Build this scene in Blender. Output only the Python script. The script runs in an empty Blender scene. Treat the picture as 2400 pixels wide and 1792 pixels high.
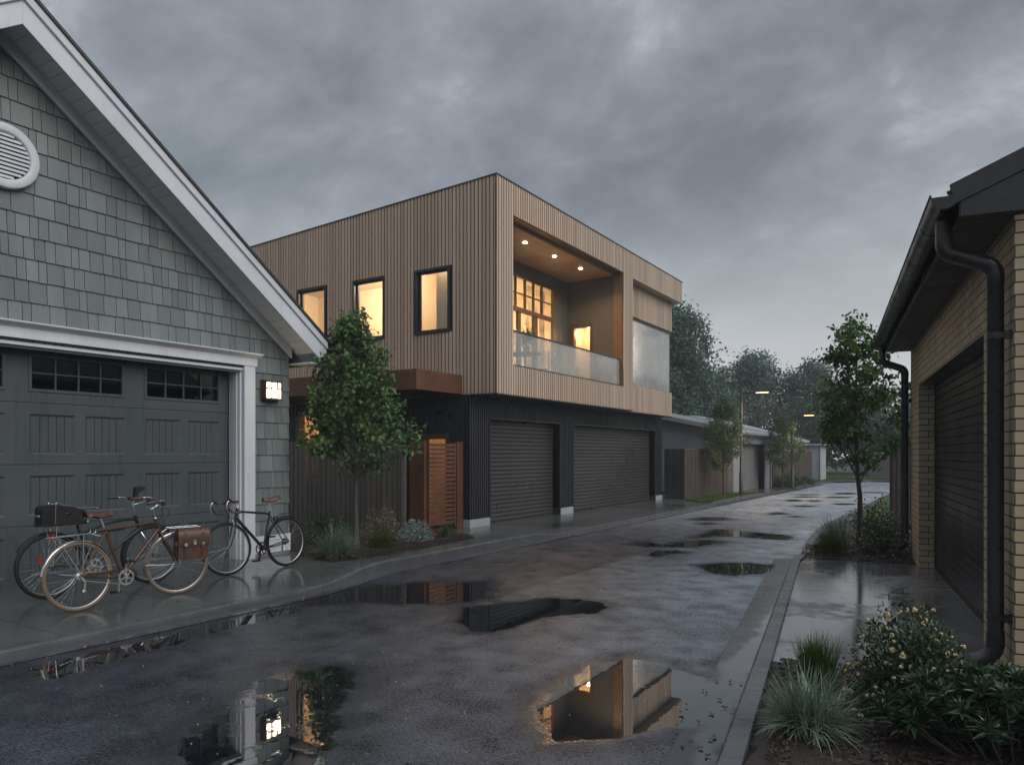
import bpy, math, random
import numpy as np
from mathutils import Vector, Matrix
R = math.radians
random.seed(11)
rng = np.random.default_rng(5)
S = bpy.context.scene
COL = S.collection

# ------------------------------------------------------------------ node helpers
def new_mat(name):
    m = bpy.data.materials.new(name); m.use_nodes = True
    nt = m.node_tree; nt.nodes.clear()
    out = nt.nodes.new('ShaderNodeOutputMaterial')
    return m, nt, out
def N(nt, t, **kw):
    n = nt.nodes.new(t)
    for k, v in kw.items():
        if k.startswith('_'):
            setattr(n, k[1:], v)
        else:
            key = int(k[1:]) if k[0] == 'i' and k[1:].isdigit() else k.replace('__', ' ')
            s = n.inputs[key]
            if isinstance(v, bpy.types.NodeSocket): nt.links.new(v, s)
            else: s.default_value = v
    return n
def c4(c): return (c[0], c[1], c[2], 1.0)
def math_(nt, op, a, b=0.0, clamp=False):
    n = nt.nodes.new('ShaderNodeMath'); n.operation = op; n.use_clamp = clamp
    for i, v in enumerate((a, b)):
        if isinstance(v, bpy.types.NodeSocket): nt.links.new(v, n.inputs[i])
        else: n.inputs[i].default_value = v
    return n.outputs[0]
def maprange(nt, v, a, b, c=0., d=1., smooth=False):
    n = nt.nodes.new('ShaderNodeMapRange')
    n.interpolation_type = 'SMOOTHSTEP' if smooth else 'LINEAR'
    nt.links.new(v, n.inputs[0])
    for i, x in zip((1, 2, 3, 4), (a, b, c, d)):
        if isinstance(x, bpy.types.NodeSocket): nt.links.new(x, n.inputs[i])
        else: n.inputs[i].default_value = x
    return n.outputs[0]
def mixc(nt, f, a, b, blend='MIX'):
    n = nt.nodes.new('ShaderNodeMix'); n.data_type = 'RGBA'; n.blend_type = blend
    for i, v in ((0, f), (6, a), (7, b)):
        if isinstance(v, bpy.types.NodeSocket): nt.links.new(v, n.inputs[i])
        else: n.inputs[i].default_value = v if i == 0 else c4(v)
    return n.outputs[2]
def mixf(nt, f, a, b):
    n = nt.nodes.new('ShaderNodeMix'); n.data_type = 'FLOAT'
    for i, v in ((0, f), (2, a), (3, b)):
        if isinstance(v, bpy.types.NodeSocket): nt.links.new(v, n.inputs[i])
        else: n.inputs[i].default_value = v
    return n.outputs[0]
def noise(nt, vec, scale, detail=4., rough=.55, dist=0.):
    n = N(nt, 'ShaderNodeTexNoise', Scale=scale, Detail=detail, Roughness=rough, Distortion=dist)
    if vec is not None: nt.links.new(vec, n.inputs['Vector'])
    return n.outputs[0]
def coords(nt, kind='Object', scale=(1, 1, 1)):
    t = nt.nodes.new('ShaderNodeTexCoord')
    mp = N(nt, 'ShaderNodeMapping'); mp.inputs['Scale'].default_value = scale
    nt.links.new(t.outputs[kind], mp.inputs[0])
    return mp.outputs[0]
def bump(nt, h, strength, dist=.01, normal=None):
    b = N(nt, 'ShaderNodeBump', Strength=strength, Distance=dist, Height=h)
    if normal is not None: nt.links.new(normal, b.inputs['Normal'])
    return b.outputs[0]

MATS = {}
def pm(name, c1, c2=None, scale=3., rough=(.45, .6), bmp=0., bscale=40., metal=0., island=0., stretch=(1, 1, 1), streak=0., spec=.5):
    """general painted / stone / wood surface: two tones of noise, roughness noise, fine bump, optional per-piece tint and rain streaks"""
    if name in MATS: return MATS[name]
    m, nt, out = new_mat(name)
    co = coords(nt, 'Object', stretch)
    c2 = c2 or tuple(x * .8 for x in c1)
    f = maprange(nt, noise(nt, co, scale, 5), .3, .7)
    col = mixc(nt, f, c1, c2)
    if island:
        g = nt.nodes.new('ShaderNodeNewGeometry')
        v = maprange(nt, g.outputs['Random Per Island'], 0, 1, 1 - island, 1 + island)
        h = N(nt, 'ShaderNodeHueSaturation', Color=col, Value=v); col = h.outputs[0]
    rf = noise(nt, co, scale * 1.7, 3)
    ro = maprange(nt, rf, .3, .7, rough[0], rough[1])
    if streak:
        sc = coords(nt, 'Object', (14, 14, .9))
        st = maprange(nt, noise(nt, sc, 1.3, 4), .5, .72)
        col = mixc(nt, math_(nt, 'MULTIPLY', st, streak), col, tuple(x * .62 for x in c1))
        ro = math_(nt, 'SUBTRACT', ro, math_(nt, 'MULTIPLY', st, .14))
    b = N(nt, 'ShaderNodeBsdfPrincipled', Base__Color=col, Roughness=ro, Metallic=metal)
    b.inputs['Specular IOR Level'].default_value = spec
    if bmp: nt.links.new(bump(nt, noise(nt, co, bscale, 4), bmp, .01), b.inputs['Normal'])
    nt.links.new(b.outputs[0], out.inputs[0]); MATS[name] = m; return m
def emit(name, col, strength):
    if name in MATS: return MATS[name]
    m, nt, out = new_mat(name)
    e = N(nt, 'ShaderNodeEmission', Color=c4(col), Strength=strength)
    nt.links.new(e.outputs[0], out.inputs[0]); MATS[name] = m; return m
def glass(name, tint=(.95, .97, .97), gloss=.0, haze=0., hazecol=(.7, .75, .78), rough=.02, drops=0.):
    """thin window glass: see-through with a Fresnel reflection, optional rain mist"""
    if name in MATS: return MATS[name]
    m, nt, out = new_mat(name)
    tr = N(nt, 'ShaderNodeBsdfTransparent', Color=c4(tint))
    gl = N(nt, 'ShaderNodeBsdfGlossy', Roughness=rough); gl.inputs['Color'].default_value = (1, 1, 1, 1)
    ge = nt.nodes.new('ShaderNodeNewGeometry')
    dp = N(nt, 'ShaderNodeVectorMath', _operation='DOT_PRODUCT', i0=ge.outputs['Incoming'], i1=ge.outputs['Normal']).outputs['Value']
    om = math_(nt, 'SUBTRACT', 1.0, math_(nt, 'ABSOLUTE', dp), True)
    fr = math_(nt, 'ADD', math_(nt, 'MULTIPLY', math_(nt, 'POWER', om, 5.0), .96), .04)
    a = N(nt, 'ShaderNodeMixShader'); nt.links.new(math_(nt, 'ADD', fr, gloss, True), a.inputs[0])
    nt.links.new(tr.outputs[0], a.inputs[1]); nt.links.new(gl.outputs[0], a.inputs[2])
    last = a.outputs[0]
    if haze:
        co = coords(nt, 'Object')
        f = maprange(nt, noise(nt, co, 1.3, 4), .35, .65, haze * .6, haze * 1.25)
        if drops:
            f = math_(nt, 'ADD', f, math_(nt, 'MULTIPLY', maprange(nt, noise(nt, co, 75, 2), .55, .7), drops), True)
        df = N(nt, 'ShaderNodeBsdfDiffuse', Color=c4(hazecol)); tl = N(nt, 'ShaderNodeBsdfTranslucent', Color=c4(hazecol))
        ad = N(nt, 'ShaderNodeMixShader', i0=.5); nt.links.new(df.outputs[0], ad.inputs[1]); nt.links.new(tl.outputs[0], ad.inputs[2])
        b = N(nt, 'ShaderNodeMixShader'); nt.links.new(f, b.inputs[0]); nt.links.new(last, b.inputs[1]); nt.links.new(ad.outputs[0], b.inputs[2])
        last = b.outputs[0]
    nt.links.new(last, out.inputs[0]); MATS[name] = m; return m
def leafmat(name, c1, c2, rough=.42, trans=.3, spec=.5):
    if name in MATS: return MATS[name]
    m, nt, out = new_mat(name)
    g = nt.nodes.new('ShaderNodeNewGeometry')
    col = mixc(nt, g.outputs['Random Per Island'], c1, c2)
    f = maprange(nt, noise(nt, coords(nt, 'Object'), 2.2, 3), .35, .65, .65, 1.25)
    h = N(nt, 'ShaderNodeHueSaturation', Color=col, Value=f)
    b = N(nt, 'ShaderNodeBsdfPrincipled', Base__Color=h.outputs[0], Roughness=rough); b.inputs['Specular IOR Level'].default_value = spec
    t = N(nt, 'ShaderNodeBsdfTranslucent', Color=h.outputs[0])
    mx = N(nt, 'ShaderNodeMixShader', i0=trans); nt.links.new(b.outputs[0], mx.inputs[1]); nt.links.new(t.outputs[0], mx.inputs[2])
    nt.links.new(mx.outputs[0], out.inputs[0]); MATS[name] = m; return m
def brickmat(name, c1, c2, mortar):
    m, nt, out = new_mat(name)
    t = nt.nodes.new('ShaderNodeUVMap'); uv = t.outputs[0]
    br = N(nt, 'ShaderNodeTexBrick', Vector=uv, Color1=c4(c1), Color2=c4(c2), Mortar=c4(mortar), Scale=1.0)
    br.inputs['Mortar Size'].default_value = .0055; br.inputs['Mortar Smooth'].default_value = .15; br.inputs['Bias'].default_value = -.1
    br.inputs['Brick Width'].default_value = .24; br.inputs['Row Height'].default_value = .0835
    br.offset = .5
    co = coords(nt, 'Object')
    va = maprange(nt, noise(nt, co, 3, 5), .3, .7, .78, 1.12)
    h = N(nt, 'ShaderNodeHueSaturation', Color=br.outputs[0], Value=va)
    fine = noise(nt, coords(nt, 'Object', (1, 1, 3)), 45, 4)
    hh = math_(nt, 'ADD', math_(nt, 'MULTIPLY', br.outputs[1], -1.0), math_(nt, 'MULTIPLY', fine, .35))
    b = N(nt, 'ShaderNodeBsdfPrincipled', Base__Color=h.outputs[0], Roughness=.62)
    nt.links.new(bump(nt, hh, .75, .008), b.inputs['Normal'])
    nt.links.new(b.outputs[0], out.inputs[0]); MATS[name] = m; return m
def wetmat(name, base1, base2, dry_rough, damp_rough, bscale, bstr, grain=True, use_attr=True, film=(.42, .62), joint=None, puddle_dark=.35, film_ior=1.6):
    """ground that is wet all over: damp film in patches and, where the mesh carries water depth ('wet'), standing water"""
    m, nt, out = new_mat(name)
    co = coords(nt, 'Object')
    n1 = noise(nt, co, .55, 5, .6); n2 = noise(nt, co, 6, 4); n3 = noise(nt, co, 38, 2)
    if use_attr:
        at = N(nt, 'ShaderNodeAttribute', _attribute_name='wet')
        v = math_(nt, 'ADD', at.outputs['Fac'], math_(nt, 'MULTIPLY', math_(nt, 'SUBTRACT', n2, .5), .26))
        v = math_(nt, 'ADD', v, math_(nt, 'MULTIPLY', math_(nt, 'SUBTRACT', n3, .5), .09))
        pud = maprange(nt, v, -.02, .045, smooth=True)
        damp = maprange(nt, v, -.30, .0, smooth=True)
    else:
        pud = None; damp = None
    patch = maprange(nt, math_(nt, 'ADD', math_(nt, 'MULTIPLY', n1, .7), math_(nt, 'MULTIPLY', n2, .3)), film[0], film[1], smooth=True)
    film_f = patch if damp is None else math_(nt, 'MAXIMUM', math_(nt, 'MULTIPLY', patch, .9), math_(nt, 'MULTIPLY', damp, .8))
    ro = mixf(nt, film_f, dry_rough, damp_rough)
    ro = math_(nt, 'ADD', ro, math_(nt, 'MULTIPLY', math_(nt, 'SUBTRACT', noise(nt, co, 14, 3), .5), .08))
    col = mixc(nt, maprange(nt, n1, .3, .7), base1, base2)
    if name == 'wet_asphalt':            # paler worn lane right of the long seam plus wet sky sheen painted into the colour, thin dark seam line
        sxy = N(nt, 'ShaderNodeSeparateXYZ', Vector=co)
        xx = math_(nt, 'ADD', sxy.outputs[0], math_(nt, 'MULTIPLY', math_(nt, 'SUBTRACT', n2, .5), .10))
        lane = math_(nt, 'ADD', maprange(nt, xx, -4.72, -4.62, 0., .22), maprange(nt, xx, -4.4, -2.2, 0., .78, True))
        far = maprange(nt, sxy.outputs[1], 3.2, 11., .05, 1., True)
        pale = math_(nt, 'MAXIMUM', math_(nt, 'MULTIPLY', lane, far), maprange(nt, sxy.outputs[1], 11., 27., 0., .85, True))  # pales with distance: grazing sky reflection painted into the asphalt colour
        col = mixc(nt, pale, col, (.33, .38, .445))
        ax_ = math_(nt, 'ABSOLUTE', math_(nt, 'ADD', xx, 4.67)); ay_ = math_(nt, 'ABSOLUTE', math_(nt, 'ADD', math_(nt, 'SUBTRACT', sxy.outputs[1], 7.48), math_(nt, 'MULTIPLY', math_(nt, 'SUBTRACT', n2, .5), .08)))
        ln = math_(nt, 'MAXIMUM', maprange(nt, ax_, .008, .02, 1., 0.), math_(nt, 'MULTIPLY', maprange(nt, ay_, .006, .016, 1., 0.), math_(nt, 'GREATER_THAN', sxy.outputs[0], -4.67)))
        col = mixc(nt, math_(nt, 'MULTIPLY', ln, .6), col, (.012, .013, .015))
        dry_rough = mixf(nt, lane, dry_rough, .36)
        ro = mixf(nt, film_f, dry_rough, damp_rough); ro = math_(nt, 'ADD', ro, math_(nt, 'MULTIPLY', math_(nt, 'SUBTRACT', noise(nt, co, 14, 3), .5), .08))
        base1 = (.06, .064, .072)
    if grain:
        gr = math_(nt, 'ADD', math_(nt, 'MULTIPLY', noise(nt, co, 58, 3, .65), .65), math_(nt, 'MULTIPLY', noise(nt, co, 3.1, 4), .35))
        hs = N(nt, 'ShaderNodeHueSaturation', Color=col, Value=maprange(nt, gr, .38, .62, .25, 1.85)); col = hs.outputs[0]
        sp = noise(nt, co, 95, 2, .7)
        col = mixc(nt, maprange(nt, sp, .62, .74), col, tuple(min(1, x * 3.4) for x in base1))
        col = mixc(nt, maprange(nt, sp, .42, .28), col, tuple(x * .45 for x in base2))
    col = mixc(nt, math_(nt, 'MULTIPLY', film_f, .28 if name == 'wet_asphalt' else .45), col, tuple(x * .5 for x in base2))
    h = noise(nt, co, bscale, 3, .6)
    st = math_(nt, 'MULTIPLY', math_(nt, 'SUBTRACT', 1.0, math_(nt, 'MULTIPLY', film_f, .6)), bstr)
    if pud is not None:
        col = mixc(nt, math_(nt, 'MULTIPLY', damp, .45), col, tuple(x * .4 for x in base2))
        ro = mixf(nt, pud, ro, .012)
        col = mixc(nt, pud, col, tuple(x * puddle_dark for x in base2))
        st = mixf(nt, pud, st, .0)
    b1 = N(nt, 'ShaderNodeBump', Distance=.006, Height=h); nt.links.new(st, b1.inputs['Strength'])
    rip = noise(nt, co, 9, 2)
    b2 = N(nt, 'ShaderNodeBump', Strength=.018, Distance=.01, Height=rip); nt.links.new(b1.outputs[0], b2.inputs['Normal'])
    b = N(nt, 'ShaderNodeBsdfPrincipled', Base__Color=col, Roughness=ro); nt.links.new(b2.outputs[0], b.inputs['Normal'])
    b.inputs['Specular IOR Level'].default_value = .5
    if name == 'wet_asphalt':            # wet stones shine, the pits between them do not
        spl = maprange(nt, gr, .38, .62, .02, .85); nt.links.new(mixf(nt, pud, spl, .5), b.inputs['Specular IOR Level'])
    ior = mixf(nt, film_f, 1.5, film_ior)
    if pud is not None: ior = mixf(nt, pud, ior, 4.2)
    nt.links.new(ior, b.inputs['IOR'])
    nt.links.new(b.outputs[0], out.inputs[0]); MATS[name] = m; return m

# ------------------------------------------------------------------ mesh builder
class MB:
    def __init__(s, M=None): s.v = []; s.f = []; s.sm = []; s.M = M
    def add(s, vs, fs, smooth=False):
        o = len(s.v)
        if s.M is not None: vs = [tuple(s.M @ Vector(p)) for p in vs]
        s.v += [tuple(p) for p in vs]; s.f += [tuple(i + o for i in f) for f in fs]; s.sm += [smooth] * len(fs)
        return s
    def box(s, x0, x1, y0, y1, z0, z1):
        v = [(x, y, z) for z in (z0, z1) for y in (y0, y1) for x in (x0, x1)]
        return s.add(v, [(0, 2, 3, 1), (4, 5, 7, 6), (0, 1, 5, 4), (2, 6, 7, 3), (0, 4, 6, 2), (1, 3, 7, 5)])
    def hexa(s, lo, hi):
        """lo, hi: four points each, same winding"""
        return s.add(list(lo) + list(hi), [(3, 2, 1, 0), (4, 5, 6, 7), (0, 1, 5, 4), (1, 2, 6, 5), (2, 3, 7, 6), (3, 0, 4, 7)])
    def prism(s, poly, fn, d0, d1, smooth=False):
        """poly in (u,v), fn(u,v,d) -> xyz"""
        n = len(poly)
        v = [fn(u, w, d0) for u, w in poly] + [fn(u, w, d1) for u, w in poly]
        s.add(v, [tuple(range(n))[::-1], tuple(range(n, 2 * n))])
        return s.add(v, [(i, (i + 1) % n, n + (i + 1) % n, n + i) for i in range(n)], smooth)
    def sweep(s, prof, fn, ds, smooth=False, closed=False):
        """open profile (u,v) carried along the stations ds"""
        n = len(prof); v = [fn(u, w, d) for d in ds for u, w in prof]
        f = []
        for k in range(len(ds) - 1):
            for i in range(n if closed else n - 1):
                j = (i + 1) % n
                f.append((k * n + i, k * n + j, (k + 1) * n + j, (k + 1) * n + i))
        return s.add(v, f, smooth)
    def tube(s, pts, r, n=8, cap=True):
        P = [Vector(p) for p in pts]; rs = r if isinstance(r, (list, tuple)) else [r] * len(P)
        T = [(P[min(i + 1, len(P) - 1)] - P[max(i - 1, 0)]).normalized() for i in range(len(P))]
        u = T[0].orthogonal().normalized(); v = []
        for i, p in enumerate(P):
            u = (u - T[i] * u.dot(T[i]))
            u = u.normalized() if u.length > 1e-6 else T[i].orthogonal().normalized()
            w = T[i].cross(u)
            v += [p + (u * math.cos(a) + w * math.sin(a)) * rs[i] for a in (2 * math.pi * k / n for k in range(n))]
        f = [(k * n + i, k * n + (i + 1) % n, (k + 1) * n + (i + 1) % n, (k + 1) * n + i) for k in range(len(P) - 1) for i in range(n)]
        s.add(v, f, True)
        if cap: s.add(v[:n], [tuple(range(n))[::-1]]); s.add(v[-n:], [tuple(range(n))])
        return s
    def lathe(s, prof, fn, n=24, smooth=True, a0=0., a1=2 * math.pi):
        """profile (r,h), fn(x,y,h) -> xyz"""
        full = abs(a1 - a0 - 2 * math.pi) < 1e-6; m = n if full else n + 1
        v = [fn(r * math.cos(a0 + (a1 - a0) * k / n), r * math.sin(a0 + (a1 - a0) * k / n), h) for k in range(m) for r, h in prof]
        p = len(prof); f = []
        for k in range(n):
            k2 = (k + 1) % m
            f += [(k * p + i, k2 * p + i, k2 * p + i + 1, k * p + i + 1) for i in range(p - 1)]
        return s.add(v, f, smooth)
    def torus(s, c, R_, r, n=48, k=10, squash=1.):
        prof = [(R_ + r * math.cos(a), squash * r * math.sin(a)) for a in (2 * math.pi * i / k for i in range(k + 1))]
        return s.lathe(prof, lambda x, y, h: (c[0] + x, c[1] + h, c[2] + y), n)
    def ball(s, c, r, n=10, sq=(1, 1, 1)):
        m = n // 2
        prof = [(math.sin(math.pi * i / m), -math.cos(math.pi * i / m)) for i in range(m + 1)]
        return s.lathe(prof, lambda x, y, h: (c[0] + x * r * sq[0], c[1] + y * r * sq[1], c[2] + h * r * sq[2]), n)
    def bar(s, p, q, w, h, up=(0, 0, 1)):
        p, q = Vector(p), Vector(q); t = (q - p).normalized(); a = t.cross(Vector(up)).normalized() * w / 2; b = a.cross(t).normalized() * h / 2
        c = [(-1, -1), (1, -1), (1, 1), (-1, 1)]
        return s.hexa([p + a * i + b * j for i, j in c], [q + a * i + b * j for i, j in c])
    def wall(s, fn, u0, u1, v0, v1, d0, d1, holes=()):
        us = sorted({u0, u1, *[x for h in holes for x in h[:2] if u0 < x < u1]}); vs = sorted({v0, v1, *[x for h in holes for x in h[2:] if v0 < x < v1]})
        for a, b in zip(us, us[1:]):
            run = None
            for c, d in zip(vs, vs[1:]):
                mu, mv = (a + b) / 2, (c + d) / 2
                hole = any(h[0] < mu < h[1] and h[2] < mv < h[3] for h in holes)
                if not hole: run = (run[0], d) if run else (c, d)
                if run and (hole or d == vs[-1]):
                    s.prism([(a, run[0]), (b, run[0]), (b, run[1]), (a, run[1])], fn, d0, d1); run = None
        return s
    def build(s, name, m, parent=None, world=True, bevel=0., uv=True):
        me = bpy.data.meshes.new(name); me.from_pydata(s.v, [], s.f); me.update()
        me.polygons.foreach_set('use_smooth', s.sm)
        if uv and len(s.f) < 60000:
            l = me.uv_layers.new(name='UVMap'); nl = len(me.loops)
            co = np.empty(len(me.vertices) * 3); me.vertices.foreach_get('co', co); co = co.reshape(-1, 3)
            vi = np.empty(nl, dtype=np.int32); me.loops.foreach_get('vertex_index', vi)
            nn = np.empty(len(me.polygons) * 3); me.polygons.foreach_get('normal', nn); nn = np.abs(nn.reshape(-1, 3))
            tot = np.empty(len(me.polygons), dtype=np.int32); me.polygons.foreach_get('loop_total', tot)
            ax = np.repeat(nn.argmax(1), tot); c = co[vi]
            u = np.where(ax == 0, c[:, 1], c[:, 0]); w = np.where(ax == 2, c[:, 1], c[:, 2])
            l.data.foreach_set('uv', np.stack([u, w], 1).ravel())
        if m is not None: me.materials.append(m)
        o = bpy.data.objects.new(name, me); COL.objects.link(o)
        if parent is not None:
            o.parent = parent
            if world:
                r = parent
                off = Vector((0, 0, 0))
                while r is not None: off += r.location; r = r.parent
                o.location = -off
        if bevel:
            b = o.modifiers.new('edge', 'BEVEL'); b.width = bevel; b.segments = 1; b.limit_method = 'ANGLE'; b.angle_limit = R(40)
        return o
def tag(o, label=None, cat=None, group=None, kind=None):
    if label: o['label'] = label
    if cat: o['category'] = cat
    if group: o['group'] = group
    if kind: o['kind'] = kind
    return o
def thing(name, label, cat, loc=(0, 0, 0), rz=0., group=None):
    o = bpy.data.objects.new(name, None); COL.objects.link(o); o.location = loc; o.rotation_euler = (0, 0, rz)
    o.empty_display_size = .2
    return tag(o, label, cat, group)
def copy_tree(o, parent=None):
    c = o.copy(); COL.objects.link(c)
    if parent is not None: c.parent = parent
    for ch in list(o.children): copy_tree(ch, c)
    return c
XZ = lambda y: (lambda u, v, d: (u, y + d, v))
FX = lambda u, v, d: (d, u, v)      # a wall facing the street: u = along Y, v = height, d = X
FY = lambda u, v, d: (u, d, v)      # a wall facing -Y: u = X, v = height, d = Y

# ------------------------------------------------------------------ materials
M_white = pm('white_trim_paint', (.58, .60, .64), (.50, .52, .56), 2, (.32, .5), .05, 60, streak=.14)
M_soff = pm('soffit_paint', (.68, .70, .73), (.60, .62, .65), 2, (.5, .6), .04, 50)
M_sh = pm('sage_shingle', (.158, .182, .182), (.115, .136, .136), 1.6, (.36, .6), .35, 60, island=.20, stretch=(1.6, 1.6, .35), streak=.35)
M_shback = pm('dark_backing', (.03, .035, .034), None, 2)
M_gdoor = pm('slate_door_paint', (.067, .079, .083), (.054, .065, .069), 1.1, (.26, .46), .06, 35, streak=.12)
M_gdark = pm('door_groove', (.025, .03, .032), None, 2)
M_dglass = glass('dark_pane', (.03, .03, .03), .0, rough=.03)
M_roofsh = pm('dark_roof_shingle', (.03, .031, .034), (.02, .021, .024), 5, (.4, .6), .6, 50)
M_block = pm('concrete_block', (.2, .2, .2), (.15, .15, .15), 4, (.5, .7), .3, 50)
M_wood = pm('timber_batten_warm', (.50, .385, .29), (.40, .30, .225), 1.2, (.42, .62), .3, 50, island=.17, stretch=(1, 1, .06), streak=.15)
M_woodb = pm('batten_backing', (.035, .026, .02), None, 2)
M_blk = pm('black_corrugated_steel', (.030, .032, .036), (.022, .024, .028), 2, (.25, .42), 0, metal=.0, island=.12, spec=.4)
M_blkb = pm('black_backing', (.005, .005, .006), None, 2)
M_frame = pm('black_window_frame', (.014, .016, .02), None, 3, (.3, .4))
M_bronze = pm('bronze_frame', (.085, .052, .032), (.06, .035, .02), 4, (.3, .45))
M_corten = pm('rusted_steel', (.130, .053, .021), (.072, .031, .015), 2.4, (.36, .6), .25, 70, streak=.3)
M_cap = pm('roof_cap_metal', (.035, .035, .037), None, 3, (.3, .4))
M_roll = pm('roller_shutter_steel', (.044, .042, .040), (.036, .034, .033), .6, (.26, .36), 0, 30, spec=.6)
M_char = pm('charcoal_render', (.07, .073, .07), (.053, .057, .055), 1.2, (.5, .7), .15, 40, streak=.4)
M_ceil = pm('bronze_ceiling', (.52, .36, .23), (.46, .31, .195), 3, (.35, .5))
M_lint = pm('bronze_lintel', (.17, .10, .04), (.11, .065, .03), 9, (.3, .45), .2, 80)
M_plinth = pm('pale_concrete', (.33, .345, .35), (.27, .28, .285), 3, (.5, .7), .2, 40)
M_int = pm('warm_interior_paint', (.70, .60, .46), (.66, .56, .43), 1, (.6, .7))
M_intf = pm('interior_floor', (.3, .2, .12), None, 2)
M_glass = glass('window_glass')
M_bglass = glass('misted_balcony_glass', (.94, .96, .96), .06, .30, (.62, .66, .68), .12, .25)
M_cglass = glass('misted_corner_glass', (.96, .97, .97), .05, .32, (.66, .70, .72), .06, .12)
M_curt = leafmat('sheer_curtain', (.72, .66, .55), (.70, .64, .53), .8, .75, .1)
M_fence = pm('dark_fence_board', (.105, .094, .082), (.08, .072, .063), 1.5, (.4, .6), .2, 40, island=.2, stretch=(1, 1, .1))
M_brown = pm('brown_ribbed_steel', (.115, .094, .080), (.09, .075, .064), 1, (.4, .55), 0, island=.12)
M_brick = brickmat('cream_brick', (.43, .35, .225), (.345, .275, .175), (.018, .018, .02))
M_rdoor = pm('black_roller_door', (.012, .012, .0135), (.009, .009, .0105), .7, (.3, .42), 0, 30, spec=.28)
M_gutter = pm('charcoal_gutter', (.022, .023, .027), (.016, .017, .02), 3, (.24, .38), .04, 40)
M_eave = pm('brown_eave_board', (.05, .04, .034), (.04, .032, .028), 3, (.45, .6))
M_grey = pm('grey_wall_panel', (.215, .232, .258), (.185, .20, .225), 1.2, (.5, .6), .05, 30)
M_greyd = pm('blue_grey_render', (.155, .175, .215), (.135, .155, .19), 1.2, (.5, .6), .05, 30)
M_greyr = pm('pale_steel_roof', (.40, .44, .47), (.34, .38, .41), 1.5, (.3, .45))
M_shut = pm('grey_shutter', (.17, .172, .172), None, 2, (.4, .5))
M_pole = pm('dark_lamp_post', (.05, .045, .04), None, 3, (.3, .45), metal=.3)
M_chrome = pm('polished_steel', (.62, .64, .66), None, 6, (.12, .22), metal=1.)
M_alu = pm('dull_alloy', (.60, .61, .62), None, 6, (.34, .46), metal=.85)
M_tyreb = pm('black_rubber', (.013, .013, .014), None, 20, (.55, .7), .2, 120, spec=.25)
M_tyret = pm('tan_rubber', (.165, .115, .072), (.13, .092, .058), 12, (.5, .65))
M_bron = pm('copper_brown_frame', (.085, .042, .024), (.068, .034, .02), 5, (.24, .34), metal=.25)
M_bblk = pm('black_frame', (.012, .012, .013), None, 5, (.25, .35), spec=.4)
M_bgrey = pm('dark_grey_frame', (.016, .016, .018), (.012, .012, .014), 5, (.25, .36), spec=.4)
M_leath = pm('brown_leather', (.078, .034, .020), (.055, .025, .015), 9, (.3, .45), .35, 90)
M_blkp = pm('black_plastic', (.012, .012, .013), None, 6, (.35, .5), spec=.35)
M_red = pm('red_reflector', (.45, .02, .015), None, 6, (.15, .25))
M_bark = pm('grey_bark', (.075, .070, .064), (.045, .042, .038), 14, (.7, .85), .6, 60, stretch=(1, 1, .3))
M_dkbark = pm('dark_bark', (.055, .046, .04), (.035, .03, .026), 14, (.6, .8), .6, 60, stretch=(1, 1, .3))
M_soil = pm('wet_soil', (.024, .017, .013), (.014, .011, .009), 14, (.4, .7), 1., 60)
M_mulch = pm('bark_mulch', (.05, .032, .022), (.02, .014, .011), 30, (.4, .65), island=.6)
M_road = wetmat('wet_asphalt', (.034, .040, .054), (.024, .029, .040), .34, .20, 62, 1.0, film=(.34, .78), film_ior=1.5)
M_gut = wetmat('wet_gutter_concrete', (.075, .08, .09), (.055, .06, .068), .24, .05, 40, .1, False, False, (.34, .52), film_ior=2.3)
M_pave = wetmat('wet_pavement_concrete', (.092, .102, .102), (.072, .080, .080), .24, .09, 45, .06, False, False, (.40, .66))
M_drive = wetmat('wet_driveway_concrete', (.16, .17, .18), (.115, .122, .132), .34, .06, 45, .2, False, False, (.38, .52), film_ior=3.8)
M_kerb = pm('kerb_stone', (.085, .09, .098), (.06, .064, .072), 3, (.16, .34), .12, 50, island=.16)
M_grass = leafmat('lawn_green', (.045, .095, .014), (.09, .15, .028), .5, .3)
M_earth = pm('far_ground', (.03, .045, .02), (.02, .03, .014), .5, (.7, .9), .3, 8)
L_map = leafmat('maple_leaf', (.042, .098, .030), (.125, .21, .068), .42, .3, .3)
L_oval = leafmat('glossy_oval_leaf', (.038, .095, .02), (.12, .205, .05), .36, .4)
L_pear = leafmat('pear_leaf', (.045, .088, .026), (.12, .18, .07), .38, .3)
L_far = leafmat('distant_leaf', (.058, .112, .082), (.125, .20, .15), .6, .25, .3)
L_dark = leafmat('dark_shrub_leaf', (.014, .036, .013), (.06, .115, .04), .35, .15)
L_crm = leafmat('cream_edged_leaf', (.022, .032, .012), (.36, .32, .18), .45, .15)
L_sil = leafmat('silver_leaf', (.05, .085, .075), (.42, .50, .48), .5, .15)
L_oliv = leafmat('olive_needle', (.035, .058, .006), (.10, .135, .016), .5, .25)
L_blue = leafmat('blue_green_blade', (.055, .105, .07), (.22, .30, .22), .42, .25)
L_grn = leafmat('green_blade', (.035, .075, .012), (.09, .15, .03), .4, .25)
L_laur = leafmat('laurel_leaf', (.020, .048, .022), (.055, .11, .05), .28, .2)
L_small = leafmat('small_dark_leaf', (.016, .042, .016), (.05, .095, .038), .34, .15)
M_flow = pm('cream_yellow_petal', (.62, .50, .26), (.50, .40, .21), 40, (.5, .6), island=.2)
M_lamp = emit('lantern_glow', (1., .86, .60), 4.)
M_led = emit('street_lamp_glow', (1., .64, .31), 2.6)
M_down = emit('downlight_glow', (1., .72, .40), 40.)
M_bulb = emit('room_lamp_glow', (1., .80, .55), 9.)

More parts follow.
